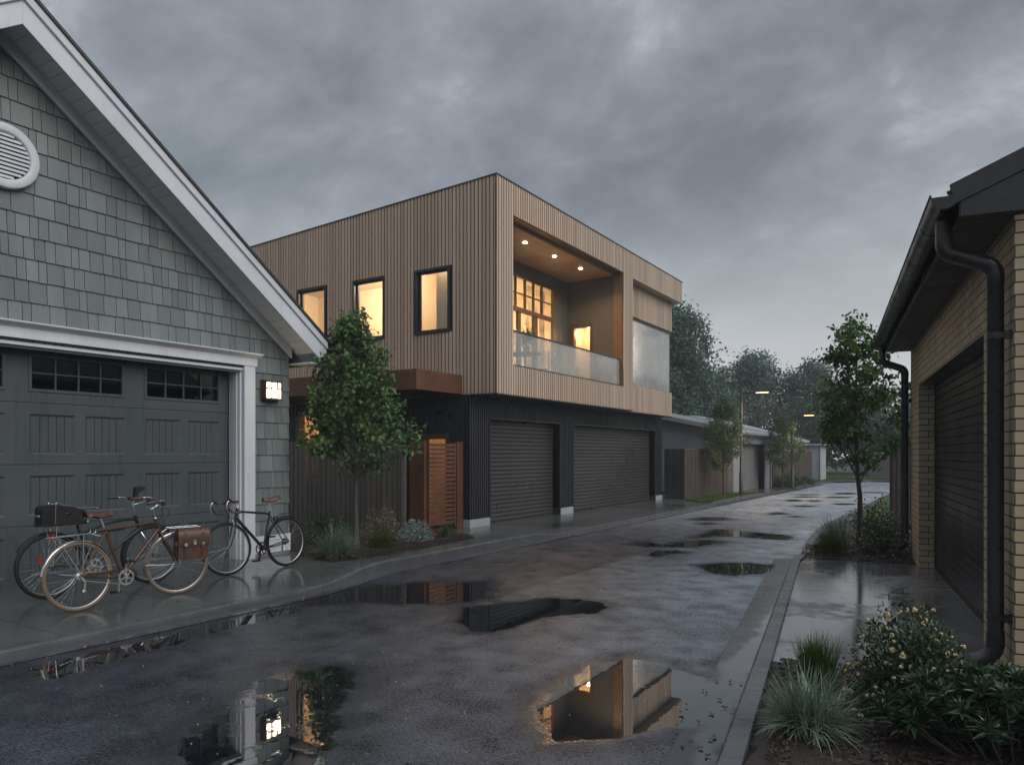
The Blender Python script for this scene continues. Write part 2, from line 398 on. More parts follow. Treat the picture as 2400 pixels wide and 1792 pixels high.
# ------------------------------------------------------------------ sky, sun, camera
CAM = (0., 0., 1.6)
YAW = math.atan(999 / 1600.)
w = bpy.data.worlds.new('World'); S.world = w; w.use_nodes = True
nt = w.node_tree; nt.nodes.clear()
SUN_EL, SUN_AZ = R(36), R(98)          # azimuth clockwise from +Y
sky = nt.nodes.new('ShaderNodeTexSky'); sky.sky_type = 'NISHITA'; sky.sun_disc = False
sky.sun_elevation = SUN_EL; sky.sun_rotation = SUN_AZ; sky.air_density = 1.5; sky.dust_density = 2.
tc = nt.nodes.new('ShaderNodeTexCoord'); D = tc.outputs['Generated']
sx = N(nt, 'ShaderNodeSeparateXYZ', Vector=D)
zz = math_(nt, 'ADD', math_(nt, 'MAXIMUM', sx.outputs[2], 0.), .50)
P = N(nt, 'ShaderNodeCombineXYZ', X=math_(nt, 'DIVIDE', sx.outputs[0], zz), Y=math_(nt, 'DIVIDE', sx.outputs[1], zz), Z=.37).outputs[0]
mp = N(nt, 'ShaderNodeMapping', Vector=P); mp.inputs['Location'].default_value = (3.3, 1.7, 0); mp.inputs['Rotation'].default_value = (0, 0, .5)
mp.inputs['Scale'].default_value = (1.0, 1.2, 1)
n1 = noise(nt, mp.outputs[0], 2.1, 10, .58, .2); n2 = noise(nt, mp.outputs[0], 5.6, 9, .60, .3); n3 = noise(nt, mp.outputs[0], .8, 3)
cl = math_(nt, 'ADD', math_(nt, 'ADD', math_(nt, 'MULTIPLY', n1, .44), math_(nt, 'MULTIPLY', n2, .32)), math_(nt, 'MULTIPLY', n3, .24))
ramp = nt.nodes.new('ShaderNodeValToRGB'); nt.links.new(cl, ramp.inputs[0])
e = ramp.color_ramp.elements
e[0].position = .41; e[0].color = (.86, .91, .99, 1)
e[1].position = .61; e[1].color = (2.8, 2.9, 3.1, 1)
a = ramp.color_ramp.elements.new(.475); a.color = (1.17, 1.23, 1.34, 1)
a = ramp.color_ramp.elements.new(.53); a.color = (1.58, 1.64, 1.76, 1)
# pale band of light low over the end of the lane, brighter dome overhead (as under any overcast)
low = maprange(nt, sx.outputs[2], .02, .36, 1., 0., True)
dirn = N(nt, 'ShaderNodeVectorMath', _operation='DOT_PRODUCT', i0=D, i1=(-.12, .99, .0)).outputs['Value']
lowf = math_(nt, 'MULTIPLY', low, maprange(nt, dirn, .35, 1., .15, .85, True))
col = mixc(nt, lowf, ramp.outputs[0], (3.7, 3.75, 3.95))
up = maprange(nt, sx.outputs[2], .45, 1., 1., 2.6, True)
vm = N(nt, 'ShaderNodeVectorMath', _operation='SCALE', i0=col); nt.links.new(up, vm.inputs['Scale'])
skm = mixc(nt, .10, vm.outputs[0], sky.outputs[0])
bg = N(nt, 'ShaderNodeBackground', Color=skm, Strength=.105)
wo = nt.nodes.new('ShaderNodeOutputWorld'); nt.links.new(bg.outputs[0], wo.inputs[0])

ld = bpy.data.lights.new('overcast_sun', 'SUN'); ld.energy = 1.1; ld.angle = R(50); ld.color = (1., .98, .96)
lo = bpy.data.objects.new('overcast_sun', ld); COL.objects.link(lo)
sd = Vector((math.sin(SUN_AZ) * math.cos(SUN_EL), math.cos(SUN_AZ) * math.cos(SUN_EL), math.sin(SUN_EL)))
lo.rotation_euler = sd.to_track_quat('Z', 'Y').to_euler(); lo.location = (20, -8, 20)

cd = bpy.data.cameras.new('camera'); cam = bpy.data.objects.new('camera', cd); COL.objects.link(cam)
cam.location = CAM; cam.rotation_euler = (R(90), 0, YAW); cd.sensor_width = 36; cd.sensor_fit = 'HORIZONTAL'
cd.lens = 36 * 1600 / 2212; cd.shift_y = (980 - 826) / 2212; cd.clip_end = 1000; cd.clip_start = .05
S.camera = cam
S.render.engine = 'CYCLES'
S.view_settings.view_transform = 'Standard'; S.view_settings.look = 'None'; S.view_settings.exposure = .9; S.view_settings.gamma = 1
cy = S.cycles; cy.use_denoising = True; cy.max_bounces = 8; cy.diffuse_bounces = 3; cy.glossy_bounces = 4; cy.transparent_max_bounces = 16; cy.transmission_bounces = 4
cy.volume_bounces = 0; cy.sample_clamp_indirect = 4.; cy.caustics_reflective = False; cy.caustics_refractive = False
try: cy.denoiser = 'OPENIMAGEDENOISE'
except Exception: pass

def lamp(name, parent, loc, power, col=(1., .62, .30), radius=.08, spot=None):
    d = bpy.data.lights.new(name, 'SPOT' if spot else 'POINT'); d.energy = power; d.color = col; d.shadow_soft_size = radius
    if spot: d.spot_size = R(spot); d.spot_blend = .8
    o = bpy.data.objects.new(name, d); COL.objects.link(o); o.parent = parent; o.location = Vector(loc) - parent.location
    return o

# ------------------------------------------------------------------ the setting: ground, lane, kerbs, pavements, beds
def sd_poly(px, py, poly):
    """signed distance, positive inside"""
    d = np.full(px.shape, 1e9); ins = np.zeros(px.shape, bool); n = len(poly)
    for i in range(n):
        ax, ay = poly[i]; bx, by = poly[(i + 1) % n]
        ex, ey = bx - ax, by - ay; wx, wy = px - ax, py - ay
        t = np.clip((wx * ex + wy * ey) / (ex * ex + ey * ey + 1e-12), 0, 1)
        d = np.minimum(d, (wx - ex * t) ** 2 + (wy - ey * t) ** 2)
        c = ((ay > py) != (by > py)) & (px < (bx - ax) * (py - ay) / (by - ay + 1e-12) + ax); ins ^= c
    return np.where(ins, np.sqrt(d), -np.sqrt(d))
PUDDLES = [[(-2.27,3.95),(-2.43,4.14),(-2.51,4.47),(-2.57,4.81),(-2.55,5.29),(-2.41,5.60),(-2.08,5.65),(-1.65,5.35),(-1.58,5.30),(-1.67,5.72),(-1.67,6.16),(-1.66,6.46),(-1.74,7.33),(-1.86,8.57),(-1.97,9.58),(-2.08,10.45),(-2.22,11.32),(-2.39,12.66),(-2.31,12.71),(-1.86,9.04),(-1.54,6.58),(-1.31,4.95),(-1.16,3.90),(-1.12,3.62),(-1.23,3.61),(-1.37,4.17),(-1.39,4.41),(-1.55,4.29),(-1.61,4.08),(-1.89,3.79),(-2.08,3.70)],
 [(-6.49,5.80),(-6.59,6.47),(-6.07,7.41),(-5.30,7.97),(-4.77,7.13),(-4.79,6.74),(-5.25,6.33),(-5.75,6.14),(-6.17,5.58)],
 [(-6.25,2.86),(-6.27,4.03),(-6.34,5.41),(-6.32,5.78),(-5.99,5.41),(-5.96,4.80),(-5.91,4.25),(-5.81,3.45),(-5.68,2.75)],
 [(-4.66,6.47),(-4.40,6.98),(-4.12,7.44),(-3.81,7.53),(-3.52,7.53),(-3.32,7.36),(-3.29,6.97),(-3.52,6.75),(-3.69,6.47),(-3.68,6.00),(-3.79,5.70),(-4.01,5.64),(-4.29,5.85)],
 [(-3.31,2.25),(-3.82,2.55),(-4.02,2.86),(-4.27,3.32),(-4.40,3.58),(-4.36,3.90),(-4.21,4.13),(-3.89,4.05),(-3.52,3.56),(-3.13,3.07),(-2.70,2.64)],
 [(-4.75,14.33),(-4.80,16.14),(-4.39,16.12),(-3.76,15.89),(-3.26,15.75),(-2.96,15.28),(-3.07,14.82),(-3.48,14.74),(-3.97,14.91),(-4.40,14.78),(-4.64,14.08)],
 [(-5.44,12.57),(-5.22,13.13),(-4.78,12.85),(-4.62,13.73),(-4.30,14.05),(-3.91,13.94),(-4.13,13.12),(-4.27,12.70),(-4.71,12.58),(-4.96,12.47)],
 [(-4.50,11.34),(-4.62,11.99),(-4.35,12.20),(-4.07,12.12),(-4.22,11.78),(-4.28,11.23)],
 [(-3.51,10.78),(-3.33,11.20),(-2.93,11.42),(-2.52,11.40),(-2.39,10.88),(-2.47,10.43),(-2.75,10.10),(-3.10,10.12),(-3.29,10.40)],
 [(-6.14,18.14),(-5.99,19.04),(-5.55,19.20),(-5.10,18.79),(-5.41,18.19),(-5.81,17.99)],
 [(-5.58,17.27),(-5.44,17.54),(-5.14,17.40),(-5.35,17.01)],
 [(-4.88,21.08),(-4.72,21.76),(-4.30,21.26),(-4.66,20.73)],
 [(-4.23,24.92),(-4.27,24.58),(-4.47,24.33),(-4.71,24.31),(-4.85,24.53),(-4.82,24.87),(-4.62,25.14),(-4.37,25.15)],
 [(-3.32,26.59),(-3.37,26.22),(-3.56,25.96),(-3.79,25.96),(-3.93,26.21),(-3.88,26.59),(-3.69,26.86),(-3.45,26.86)],
 [(-3.96,30.63),(-4.04,30.21),(-4.31,29.89),(-4.63,29.84),(-4.81,30.10),(-4.74,30.53),(-4.46,30.86),(-4.13,30.91)],
 [(-4.61,27.77),(-4.59,27.33),(-4.67,27.09),(-4.82,27.19),(-4.94,27.57),(-4.96,28.02),(-4.88,28.28),(-4.73,28.17)],
 [(-5.19,27.67),(-5.17,27.18),(-5.30,26.90),(-5.49,26.98),(-5.65,27.38),(-5.68,27.88),(-5.55,28.18),(-5.34,28.09)],
 [(-5.03,30.26),(-5.11,29.92),(-5.39,29.62),(-5.71,29.55),(-5.88,29.73),(-5.81,30.08),(-5.52,30.38),(-5.20,30.46)],
 [(-5.31,31.99),(-5.40,31.65),(-5.70,31.35),(-6.04,31.25),(-6.22,31.42),(-6.13,31.76),(-5.83,32.07),(-5.49,32.16)],
 [(-4.18,33.73),(-4.22,33.11),(-4.43,32.74),(-4.71,32.80),(-4.89,33.28),(-4.87,33.91),(-4.65,34.31),(-4.36,34.23)],
 [(-3.16,35.24),(-3.26,34.81),(-3.56,34.47),(-3.89,34.42),(-4.06,34.68),(-3.97,35.11),(-3.66,35.45),(-3.33,35.51)],
 [(-3.85,20.56),(-3.86,20.36),(-3.93,20.23),(-4.03,20.25),(-4.10,20.41),(-4.10,20.61),(-4.02,20.74),(-3.92,20.72)]]
def wetness(x, y):
    b = np.full(x.shape, -1.)
    for i, p in enumerate(PUDDLES):
        d = sd_poly(x, y, p); b = np.maximum(b, np.minimum(d * .6, .06) if i == 4 else d)    # the near left one is barely more than a film
    return b
def grid(name, xs, ys, z, m, mask=None, wet=True, hfun=None):
    X, Y = np.meshgrid(xs, ys); nx, ny = len(xs), len(ys)
    Z = np.full(X.shape, z) if hfun is None else hfun(X, Y)
    v = np.stack([X, Y, Z], -1).reshape(-1, 3)
    i = (np.arange(ny - 1)[:, None] * nx + np.arange(nx - 1)[None, :])
    if mask is not None:
        cx = (X[:-1, :-1] + X[1:, 1:]) / 2; cyy = (Y[:-1, :-1] + Y[1:, 1:]) / 2
        i = i[mask(cx, cyy)]
    i = i.ravel(); f = np.stack([i, i + 1, i + nx + 1, i + nx], -1)
    me = bpy.data.meshes.new(name); me.from_pydata(v.tolist(), [], f.tolist()); me.update()
    if wet:
        at = me.attributes.new('wet', 'FLOAT', 'POINT'); at.data.foreach_set('value', wetness(v[:, 0], v[:, 1]).astype(np.float32))
    me.materials.append(m); me.polygons.foreach_set('use_smooth', [True] * len(me.polygons))
    o = bpy.data.objects.new(name, me); COL.objects.link(o); return o
g = MB(); g.add([(-150, -60, -.13), (150, -60, -.13), (150, 200, -.13), (-150, 200, -.13)], [(0, 1, 2, 3)])
tag(g.build('ground', M_earth), kind='structure')
ys = np.concatenate([np.arange(-6, 2.4, .3), np.arange(2.4, 15, .05), np.arange(15, 30, .09), np.arange(30, 53.01, .25)])
xs = np.concatenate([np.arange(-7.4, 0.6, .05), np.arange(.6, 3.3, .3)])
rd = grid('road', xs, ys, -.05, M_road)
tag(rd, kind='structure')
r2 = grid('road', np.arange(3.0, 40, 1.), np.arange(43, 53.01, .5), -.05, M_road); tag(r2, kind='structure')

def sstep(a, b, x): t = min(1, max(0, (x - a) / (b - a))); return t * t * (3 - 2 * t)
KL = []                                                   # left kerb line: x, y, top height
for y in np.arange(-6, 43.51, .25):
    x = -6.70 - .40 * sstep(5.9, 8.0, y); zt = .004 + .075 * sstep(6.5, 7.9, y) * (1 - sstep(12.2, 13.1, y)) + .05 * sstep(23.2, 24.2, y) * (1 - sstep(29.8, 31, y)) + .05 * sstep(36, 37, y)
    KL.append((x, y, zt))
for x, y in ((-7.0, 44.4), (-6.7, 45.6), (-6.0, 46.9), (-4.9, 47.9), (-3.4, 48.6), (-1, 49.1), (3, 49.5), (9, 49.7), (20, 49.8), (39, 49.8)): KL.append((x, y, .054))
def path_sweep(mb, path, prof, flip=1):
    n = len(path); vs = []; fs = []
    for i, (x, y, zt) in enumerate(path):
        a = path[max(i - 1, 0)]; b = path[min(i + 1, n - 1)]; t = Vector((b[0] - a[0], b[1] - a[1])).normalized(); nx, ny = t.y * flip, -t.x * flip
        vs += [(x + nx * o, y + ny * o, zt * k + h) for o, h, k in prof]
    k = len(prof)
    for i in range(n - 1):
        fs += [(i * k + j, i * k + j + 1, (i + 1) * k + j + 1, (i + 1) * k + j) for j in range(k - 1)]
    mb.add(vs, fs, False); return mb
kb = MB(); path_sweep(kb, KL, [(-.15, -.06, 0), (-.15, 0, 1), (-.022, 0, 1), (-.006, -.006, 1), (.0, -.022, 1), (.006, -.06, 0)])
tag(kb.build('kerb', M_kerb), kind='structure')
gt = MB(); path_sweep(gt, [p for p in KL if p[1] < 43], [(.004, -.046, 0), (.15, -.048, 0), (.30, -.045, 0)])
tag(gt.build('gutter', M_gut), kind='structure')
# left pavement, slab by slab, and the strip beyond
pv = MB(); jn = [-6., -3.6, -2.1, -.6, .8, 2.2, 3.45, 4.9, 6.9, 8.9, 10.9, 12.8, 14.8, 16.8, 18.8, 20.8, 22.8, 24.6, 30.9, 33, 36.5, 40, 43.4]
def kx(y): return float(np.interp(y, [p[1] for p in KL if p[1] < 43.6], [p[0] for p in KL if p[1] < 43.6])) - .152
for a, b in zip(jn, jn[1:]):
    st = list(np.linspace(a + .004, b - .004, max(2, int((b - a) / .25))))
    xi = -9.75 if b < 25 else -10.5
    v = []
    for y in st: v += [(xi, y, 0.), (kx(y), y, 0.)]
    for y in st: v += [(xi, y, -.02), (kx(y), y, -.02)]
    n = len(st); pv.add(v, [(2 * i, 2 * i + 1, 2 * i + 3, 2 * i + 2) for i in range(n - 1)])
    pv.add([v[0], v[1], v[2 * n + 1], v[2 * n]], [(0, 1, 2, 3)]); pv.add([v[2 * n - 2], v[2 * n - 1], v[4 * n - 1], v[4 * n - 2]], [(3, 2, 1, 0)])
pv.box(-10.5, -7.2, -6, 43.5, -.1, -.019)
tag(pv.build('pavement', M_pave, uv=False), kind='structure')
# right kerb and channel: angled along the brick garage, then straight down the lane
BG = (.23, 6.04, 0.); BR = R(8.71)
ax = Vector((-math.sin(BR), math.cos(BR)))
KR = [(-1.01 + ax.x * s, 3.86 + ax.y * s, .03) for s in np.arange(-9, 8.31, .3)]
e0 = KR[-1]
KR += [(-2.24, 12.6, .03), (-2.38, 13.6, .03), (-2.53, 14.9, .03), (-2.66, 16.3, .02), (-2.73, 17.6, .02)] + [(-2.75, y, .03) for y in np.arange(18.5, 42.1, 1.)] + [(-2.5, 43, .03), (-1.8, 43.8, .03), (-.5, 44.3, .03), (3, 44.6, .03), (30, 44.8, .03)]
kr = MB()
i = 0
while i < len(KR) - 1:
    seg = KR[i:i + 3] if KR[i][1] < 12 else KR[i:i + 2]
    a, b = Vector(seg[0]), Vector(seg[-1]); t = (b - a).normalized(); nrm = Vector((t.y, -t.x, 0))
    a2 = a + t * .003; b2 = b - t * .003
    mk = lambda p, o, z: (p.x + nrm.x * o, p.y + nrm.y * o, z)
    prof = [(-.135, -.07), (-.128, .012), (-.112, .028), (.0, .03), (.002, -.07)]
    v = [mk(a2, o, z) for o, z in prof] + [mk(b2, o, z) for o, z in prof]
    kr.add(v, [(j, j + 1, j + 6, j + 5) for j in range(4)] + [(4, 3, 2, 1, 0), (5, 6, 7, 8, 9)])
    i += len(seg) - 1
tag(kr.build('kerb', M_kerb, bevel=.003), kind='structure')
# channel: a fine sheet carrying the water depth
def chan(s, o): return (-1.01 + ax.x * s - ax.y * o, 3.86 + ax.y * s + ax.x * o)
nv = []; nf = []; ss = np.arange(-5, 8.4, .05); os_ = np.linspace(.13, .40, 8)
for s_ in ss:
    for o_ in os_: nv.append((*chan(s_, o_), -.045 + .004 * (o_ - .13) / .27))
ko = len(os_)
for a in range(len(ss) - 1):
    if abs((ss[a] + 50) % 1.25) < .03: continue
    for b in range(ko - 1): nf.append((a * ko + b, (a + 1) * ko + b, (a + 1) * ko + b + 1, a * ko + b + 1))
me = bpy.data.meshes.new('gutter'); me.from_pydata(nv, [], nf); me.update(); va = np.array(nv)
me.attributes.new('wet', 'FLOAT', 'POINT').data.foreach_set('value', wetness(va[:, 0], va[:, 1]).astype(np.float32))
M_gutw = wetmat('wet_channel_concrete', (.062, .066, .073), (.046, .05, .056), .34, .16, 40, .25, False, True, puddle_dark=.45)
me.materials.append(M_gutw); o = bpy.data.objects.new('gutter', me); COL.objects.link(o); tag(o, kind='structure')
# driveway of the brick garage (its own axis), two slabs
BM = Matrix.Translation(BG) @ Matrix.Rotation(BR, 4, 'Z')
def bl(x, y, z=0.): return tuple(BM @ Vector((x, y, z)))
dv = MB(BM)
for a, b in ((.12, 3.42), (3.43, 6.27)): dv.box(-1.60, .215, a, b, -.1, .0)
tag(dv.build('driveway', M_drive, uv=False), kind='structure')
dv2 = MB(); dv2.add([(-2.70, 16.6, .0), (3, 15.9, .0), (3, 19.5, .0), (-2.74, 19.5, .0)], [(0, 1, 2, 3)])
tag(dv2.build('driveway', M_drive, uv=False), kind='structure')

def inpoly(poly):
    return lambda x, y: sd_poly(x, y, poly) > 0
def bed(name, poly, z0, step=.06):
    px, py = [p[0] for p in poly], [p[1] for p in poly]
    def hf(X, Y): 
        return z0 + .035 * np.clip(sd_poly(X, Y, poly) / .25, 0, 1) + .012 * np.sin(X * 9 + 2 * np.sin(Y * 5)) * np.sin(Y * 8 + 1.3 * np.sin(X * 7))
    return grid(name, np.arange(min(px), max(px) + step, step), np.arange(min(py), max(py) + step, step), z0, M_soil, inpoly(poly), False, hf)
BED_L = [(-8.02, 7.85), (-7.9, 8.9), (-7.9, 9.9), (-8.12, 11.7), (-9.35, 12.0), (-12.5, 11.75), (-12.5, 8.4), (-9.38, 8.34), (-8.9, 8.1)]
BED_F = [(-2.26, 12.0), (-2.34, 12.6), (-2.47, 13.6), (-2.62, 14.9), (-2.75, 16.4), (.8, 16.0), bl(2.2, 7.1)[:2], bl(.0, 7.06)[:2], bl(.0, 6.30)[:2], bl(-1.53, 6.28)[:2]]
BED_N = [bl(-1.53, .11)[:2], bl(.2, .11)[:2], bl(.2, -.1)[:2], bl(6, -.1)[:2], (6, -1), (-.25, -1)]
for p in (BED_L, BED_F, BED_N): tag(bed('garden_bed', p, .006), kind='structure')
def chips(poly, n, z0, size):
    px, py = [p[0] for p in poly], [p[1] for p in poly]
    X = rng.uniform(min(px), max(px), n * 4); Y = rng.uniform(min(py), max(py), n * 4); k = sd_poly(X, Y, poly) > .015; X, Y = X[k][:n], Y[k][:n]
    mb = MB()
    for x, y in zip(X, Y):
        l = random.uniform(.5, 1.5) * size; wd = l * random.uniform(.25, .6); a = random.uniform(0, 6.28); tl = random.uniform(-.5, .5); c, s_ = math.cos(a), math.sin(a)
        z = z0 + random.uniform(.0, .012); q = [(-l, -wd), (l, -wd * .7), (l * .9, wd), (-l * .8, wd * .8)]
        b = [(x + u * c - v * s_, y + u * s_ + v * c, z + u * tl * .5 + v * tl) for u, v in q]
        mb.add([(p[0], p[1], p[2] + .004 + size * .15) for p in b] + [(p[0], p[1], p[2] - .003) for p in b], [(0, 1, 2, 3), (0, 4, 5, 1), (1, 5, 6, 2), (2, 6, 7, 3), (3, 7, 4, 0)])
    return mb
nearb = [bl(-1.52, .10)[:2], bl(.9, .10)[:2], (1.0, 3.0), (-.75, 3.0)]
for poly, n, sz in ((nearb, 5200, .014), (BED_L[:5] + [(-9.8, 11.5), (-9.8, 8.4)] + BED_L[7:], 4200, .014), (BED_F[:3] + BED_F[5:], 2600, .016)):
    tag(chips(poly, n, .035, sz).build('mulch', M_mulch, uv=False), kind='stuff')

M_grit = pm('pale_grit', (.34, .32, .28), (.2, .19, .17), 30, (.5, .7), island=.5)
mb = MB()
for k in range(330):
    y = 2.6 + 14 * random.random() ** 1.7; x = random.uniform(-6.5, -1.7 - .14 * (y - 5)); r = random.uniform(.002, .0065); a = random.uniform(0, 6.28)
    n = random.choice((4, 5)); top = [(x + r * random.uniform(.6, 1.2) * math.cos(a + 6.283 * i / n), y + r * random.uniform(.6, 1.2) * math.sin(a + 6.283 * i / n), -.047 + random.uniform(.0, .5) * r) for i in range(n)]
    mb.add(top + [(p[0], p[1], -.052) for p in top], [tuple(range(n))] + [(i, n + i, n + (i + 1) % n, (i + 1) % n) for i in range(n)])
tag(mb.build('grit', M_grit, uv=False), kind='stuff')
M_fall = pm('dead_leaf', (.03, .024, .016), (.016, .013, .01), 20, (.2, .4))
for k in range(26):
    s_ = random.uniform(-.35, 1.7); o_ = random.uniform(.14, .46); p = chan(s_, o_); L_ = random.uniform(.018, .042); a = random.uniform(0, 6.28)
    mb = MB(Matrix.Translation((p[0], p[1], -.036)) @ Matrix.Rotation(a, 4, 'Z')); cv = random.uniform(-.5, .5)
    v = []
    for i in range(6):
        u = i / 5; wd = L_ * .3 * math.sin(math.pi * min(.97, u + .05)); cx, cyy = L_ * (u - .5), cv * L_ * (u - .5) ** 2 * 4
        v += [(cx, cyy - wd, .006 * (2 * u - 1) ** 2), (cx, cyy + wd, .004 + .006 * (2 * u - 1) ** 2)]
    v += [(x, y, z - .0015) for x, y, z in v]
    mb.add(v, [(2 * i, 2 * i + 2, 2 * i + 3, 2 * i + 1) for i in range(5)] + [(12 + 2 * i, 13 + 2 * i, 15 + 2 * i, 14 + 2 * i) for i in range(5)])
    tag(mb.build('fallen_leaf', M_fall, uv=False), 'small dark curled leaf lying in the near gutter water', 'leaf', 'fallen leaves in the near gutter')

def lawn(name, poly, n, h, z0):
    px, py = [p[0] for p in poly], [p[1] for p in poly]
    X = rng.uniform(min(px), max(px), n * 3); Y = rng.uniform(min(py), max(py), n * 3); k = sd_poly(X, Y, poly) > .02; X, Y = X[k][:n], Y[k][:n]
    v = []; f = []
    for x, y in zip(X, Y):
        a = random.uniform(0, 6.28); hh = h * random.uniform(.6, 1.3); w_ = .008; lx, ly = random.gauss(0, .3) * hh, random.gauss(0, .3) * hh; o = len(v)
        v += [(x - w_ * math.cos(a), y - w_ * math.sin(a), z0), (x + w_ * math.cos(a), y + w_ * math.sin(a), z0), (x + lx, y + ly, z0 + hh)]; f.append((o, o + 1, o + 2))
    nb = len(poly); o = len(v); v += [(p[0], p[1], z0 + .006) for p in poly]; f.append(tuple(range(o, o + nb)))
    mb = MB(); mb.add(v, f); return tag(mb.build(name, M_grass, uv=False), kind='stuff')
VERGE = [(-8.42, 24.62), (-7.62, 24.0), (-7.30, 25.0), (-7.26, 30.9), (-7.9, 30.4), (-8.42, 29.8)]
lawn('grass', VERGE, 9000, .06, .02)
lawn('grass', [(-7.26, 37.2), (-7.26, 43.4), (-6.8, 45.2), (-5.2, 47.6), (-1, 49), (-3, 52), (-12, 52), (-7.9, 45.5), (-7.9, 37.2)], 6000, .09, .03)
lawn('grass', [(-2.6, 19.6), (4, 19.6), (6, 43.5), (-1.6, 43.5), (-2.6, 42)], 12000, .09, .03)
lawn('grass', [(-12, 49.5), (-3, 49), (3, 49.7), (38, 50), (38, 60), (-12, 60)], 4000, .12, .03)

# ------------------------------------------------------------------ shingled garage on the left
G1 = thing('shingled_garage', 'sage shingled garage with white gable trim and a wide slate grey door', 'garage', (-9.4, 4.07, 0))
RY, SL = 4.07, .735                                    # ridge, roof slope
yN, yS = 8.28, -.14                                    # side walls
soff = lambda y: 3.33 + SL * (yN - RY - abs(y - RY))   # underside of the eave at the wall
# walls
mb = MB(); mb.wall(FX, yS, yN, .0, 2.93, -9.75, -9.455, [(.78, 7.36, -1, 2.90)])
mb.prism([(yS, 2.93), (yN, 2.93), (yN, 3.36), (RY, soff(RY) + .03), (yS, 3.36)], FX, -9.75, -9.455)
mb.box(-16, -9.75, 8.16, yN - .035, 0, 3.36); mb.box(-16, -9.75, yS + .035, .0, 0, 3.36); mb.box(-16, -15.8, .0, 8.16, 0, 3.36)
mb.prism([(yS, 3.36), (yN, 3.36), (RY, soff(RY) + .03)], FX, -16, -15.8)
mb.build('wall', M_shback, G1)
mb = MB()                                              # shingle courses
def shingle(mb, fn, u0, u1, z0, z1a, z1b, j):
    lo = [fn(u0, z0 + j, .0), fn(u1, z0 + j, .0), fn(u1, z0 + j, .026), fn(u0, z0 + j, .026)]
    hi = [fn(u0, z1a, .0), fn(u1, z1b, .0), fn(u1, z1b, .007), fn(u0, z1a, .007)]
    mb.hexa(lo, hi)
EXP = .2565
rs = random.Random(3)
for k in range(26):
    z0 = .30 + k * EXP; z1 = z0 + EXP + .012; u = yS + (-rs.random() * .15)
    while u < yN:
        wd = rs.choice((.09, .11, .13, .16, .19, .22, .25)) * rs.uniform(.9, 1.1); a, b = max(u, yS) + .0038, min(u + wd, yN + .004) - .0038; u += wd
        if b - a < .02 or b < yS: continue
        if z1 < 3.12 and b > .57 and a < 7.565:
            if a < .57: b = .568
            elif b > 7.565 and a < 7.565: a = 7.567
            else: continue
            if b - a < .015: continue
        ta, tb = min(z1, soff(a) + .02), min(z1, soff(b) + .02)
        if min(ta, tb) < z0 + .01:
            if max(ta, tb) < z0 + .01: continue
            ta, tb = max(ta, z0 + .01), max(tb, z0 + .01)
        shingle(mb, lambda q, v, d: (-9.452 + d, q, v), a, b, z0, ta, tb, rs.uniform(-.004, .004))
    if z0 < 3.2:
        u = -16.
        while u < -9.45:
            wd = rs.uniform(.12, .3); a, b = u + .0025, min(u + wd, -9.428) - .0025; u += wd
            if b - a > .02: shingle(mb, lambda q, v, d: (q, yN - .033 + d, v), a, b, z0, min(z1, 3.34), min(z1, 3.34), rs.uniform(-.004, .004))
mb.build('shingle_siding', M_sh, G1, uv=False)
for b_ in ((-9.44, -9.40, 7.565, yN + .004, .045, .318), (-9.44, -9.40, yS, .575, .045, .318), (-16, -9.441, yN - .03, yN + .012, .045, .318)):
    MB().box(*b_).build('baseboard', M_white, G1, bevel=.004)
for b_ in ((-9.447, -9.415, 7.565, yN - .01, -.02, .044), (-9.447, -9.415, yS, .575, -.02, .044)): MB().box(*b_).build('foundation', M_block, G1)
# door surround
for pc in (((7.362, 7.562), (7.335, 7.375), (7.318, 7.336)), ((.578, .778), (.765, .805), (.804, .822))):
    mb = MB(); mb.box(-9.45, -9.365, *pc[0], -.005, 2.935); mb.box(-9.70, -9.44, *pc[1], -.004, 2.9); mb.box(-9.60, -9.50, *pc[2], -.003, 2.88)
    mb.build('door_casing', M_white, G1, bevel=.004)
mb = MB(); mb.box(-9.45, -9.355, .545, 7.595, 2.937, 3.065)
crown = [(-9.45, 3.065), (-9.345, 3.065), (-9.335, 3.078), (-9.315, 3.088), (-9.285, 3.10), (-9.272, 3.112), (-9.272, 3.128), (-9.45, 3.136)]
mb.prism(crown, lambda u, v, d: (u, d, v), .50, 7.64)
mb.box(-9.72, -9.452, .765, 7.375, 2.903, 2.93); mb.box(-9.50, -9.40, .785, 7.355, 2.862, 2.90); mb.box(-9.53, -9.47, .79, 7.35, 2.838, 2.862)
mb.build('door_header', M_white, G1, bevel=.003)
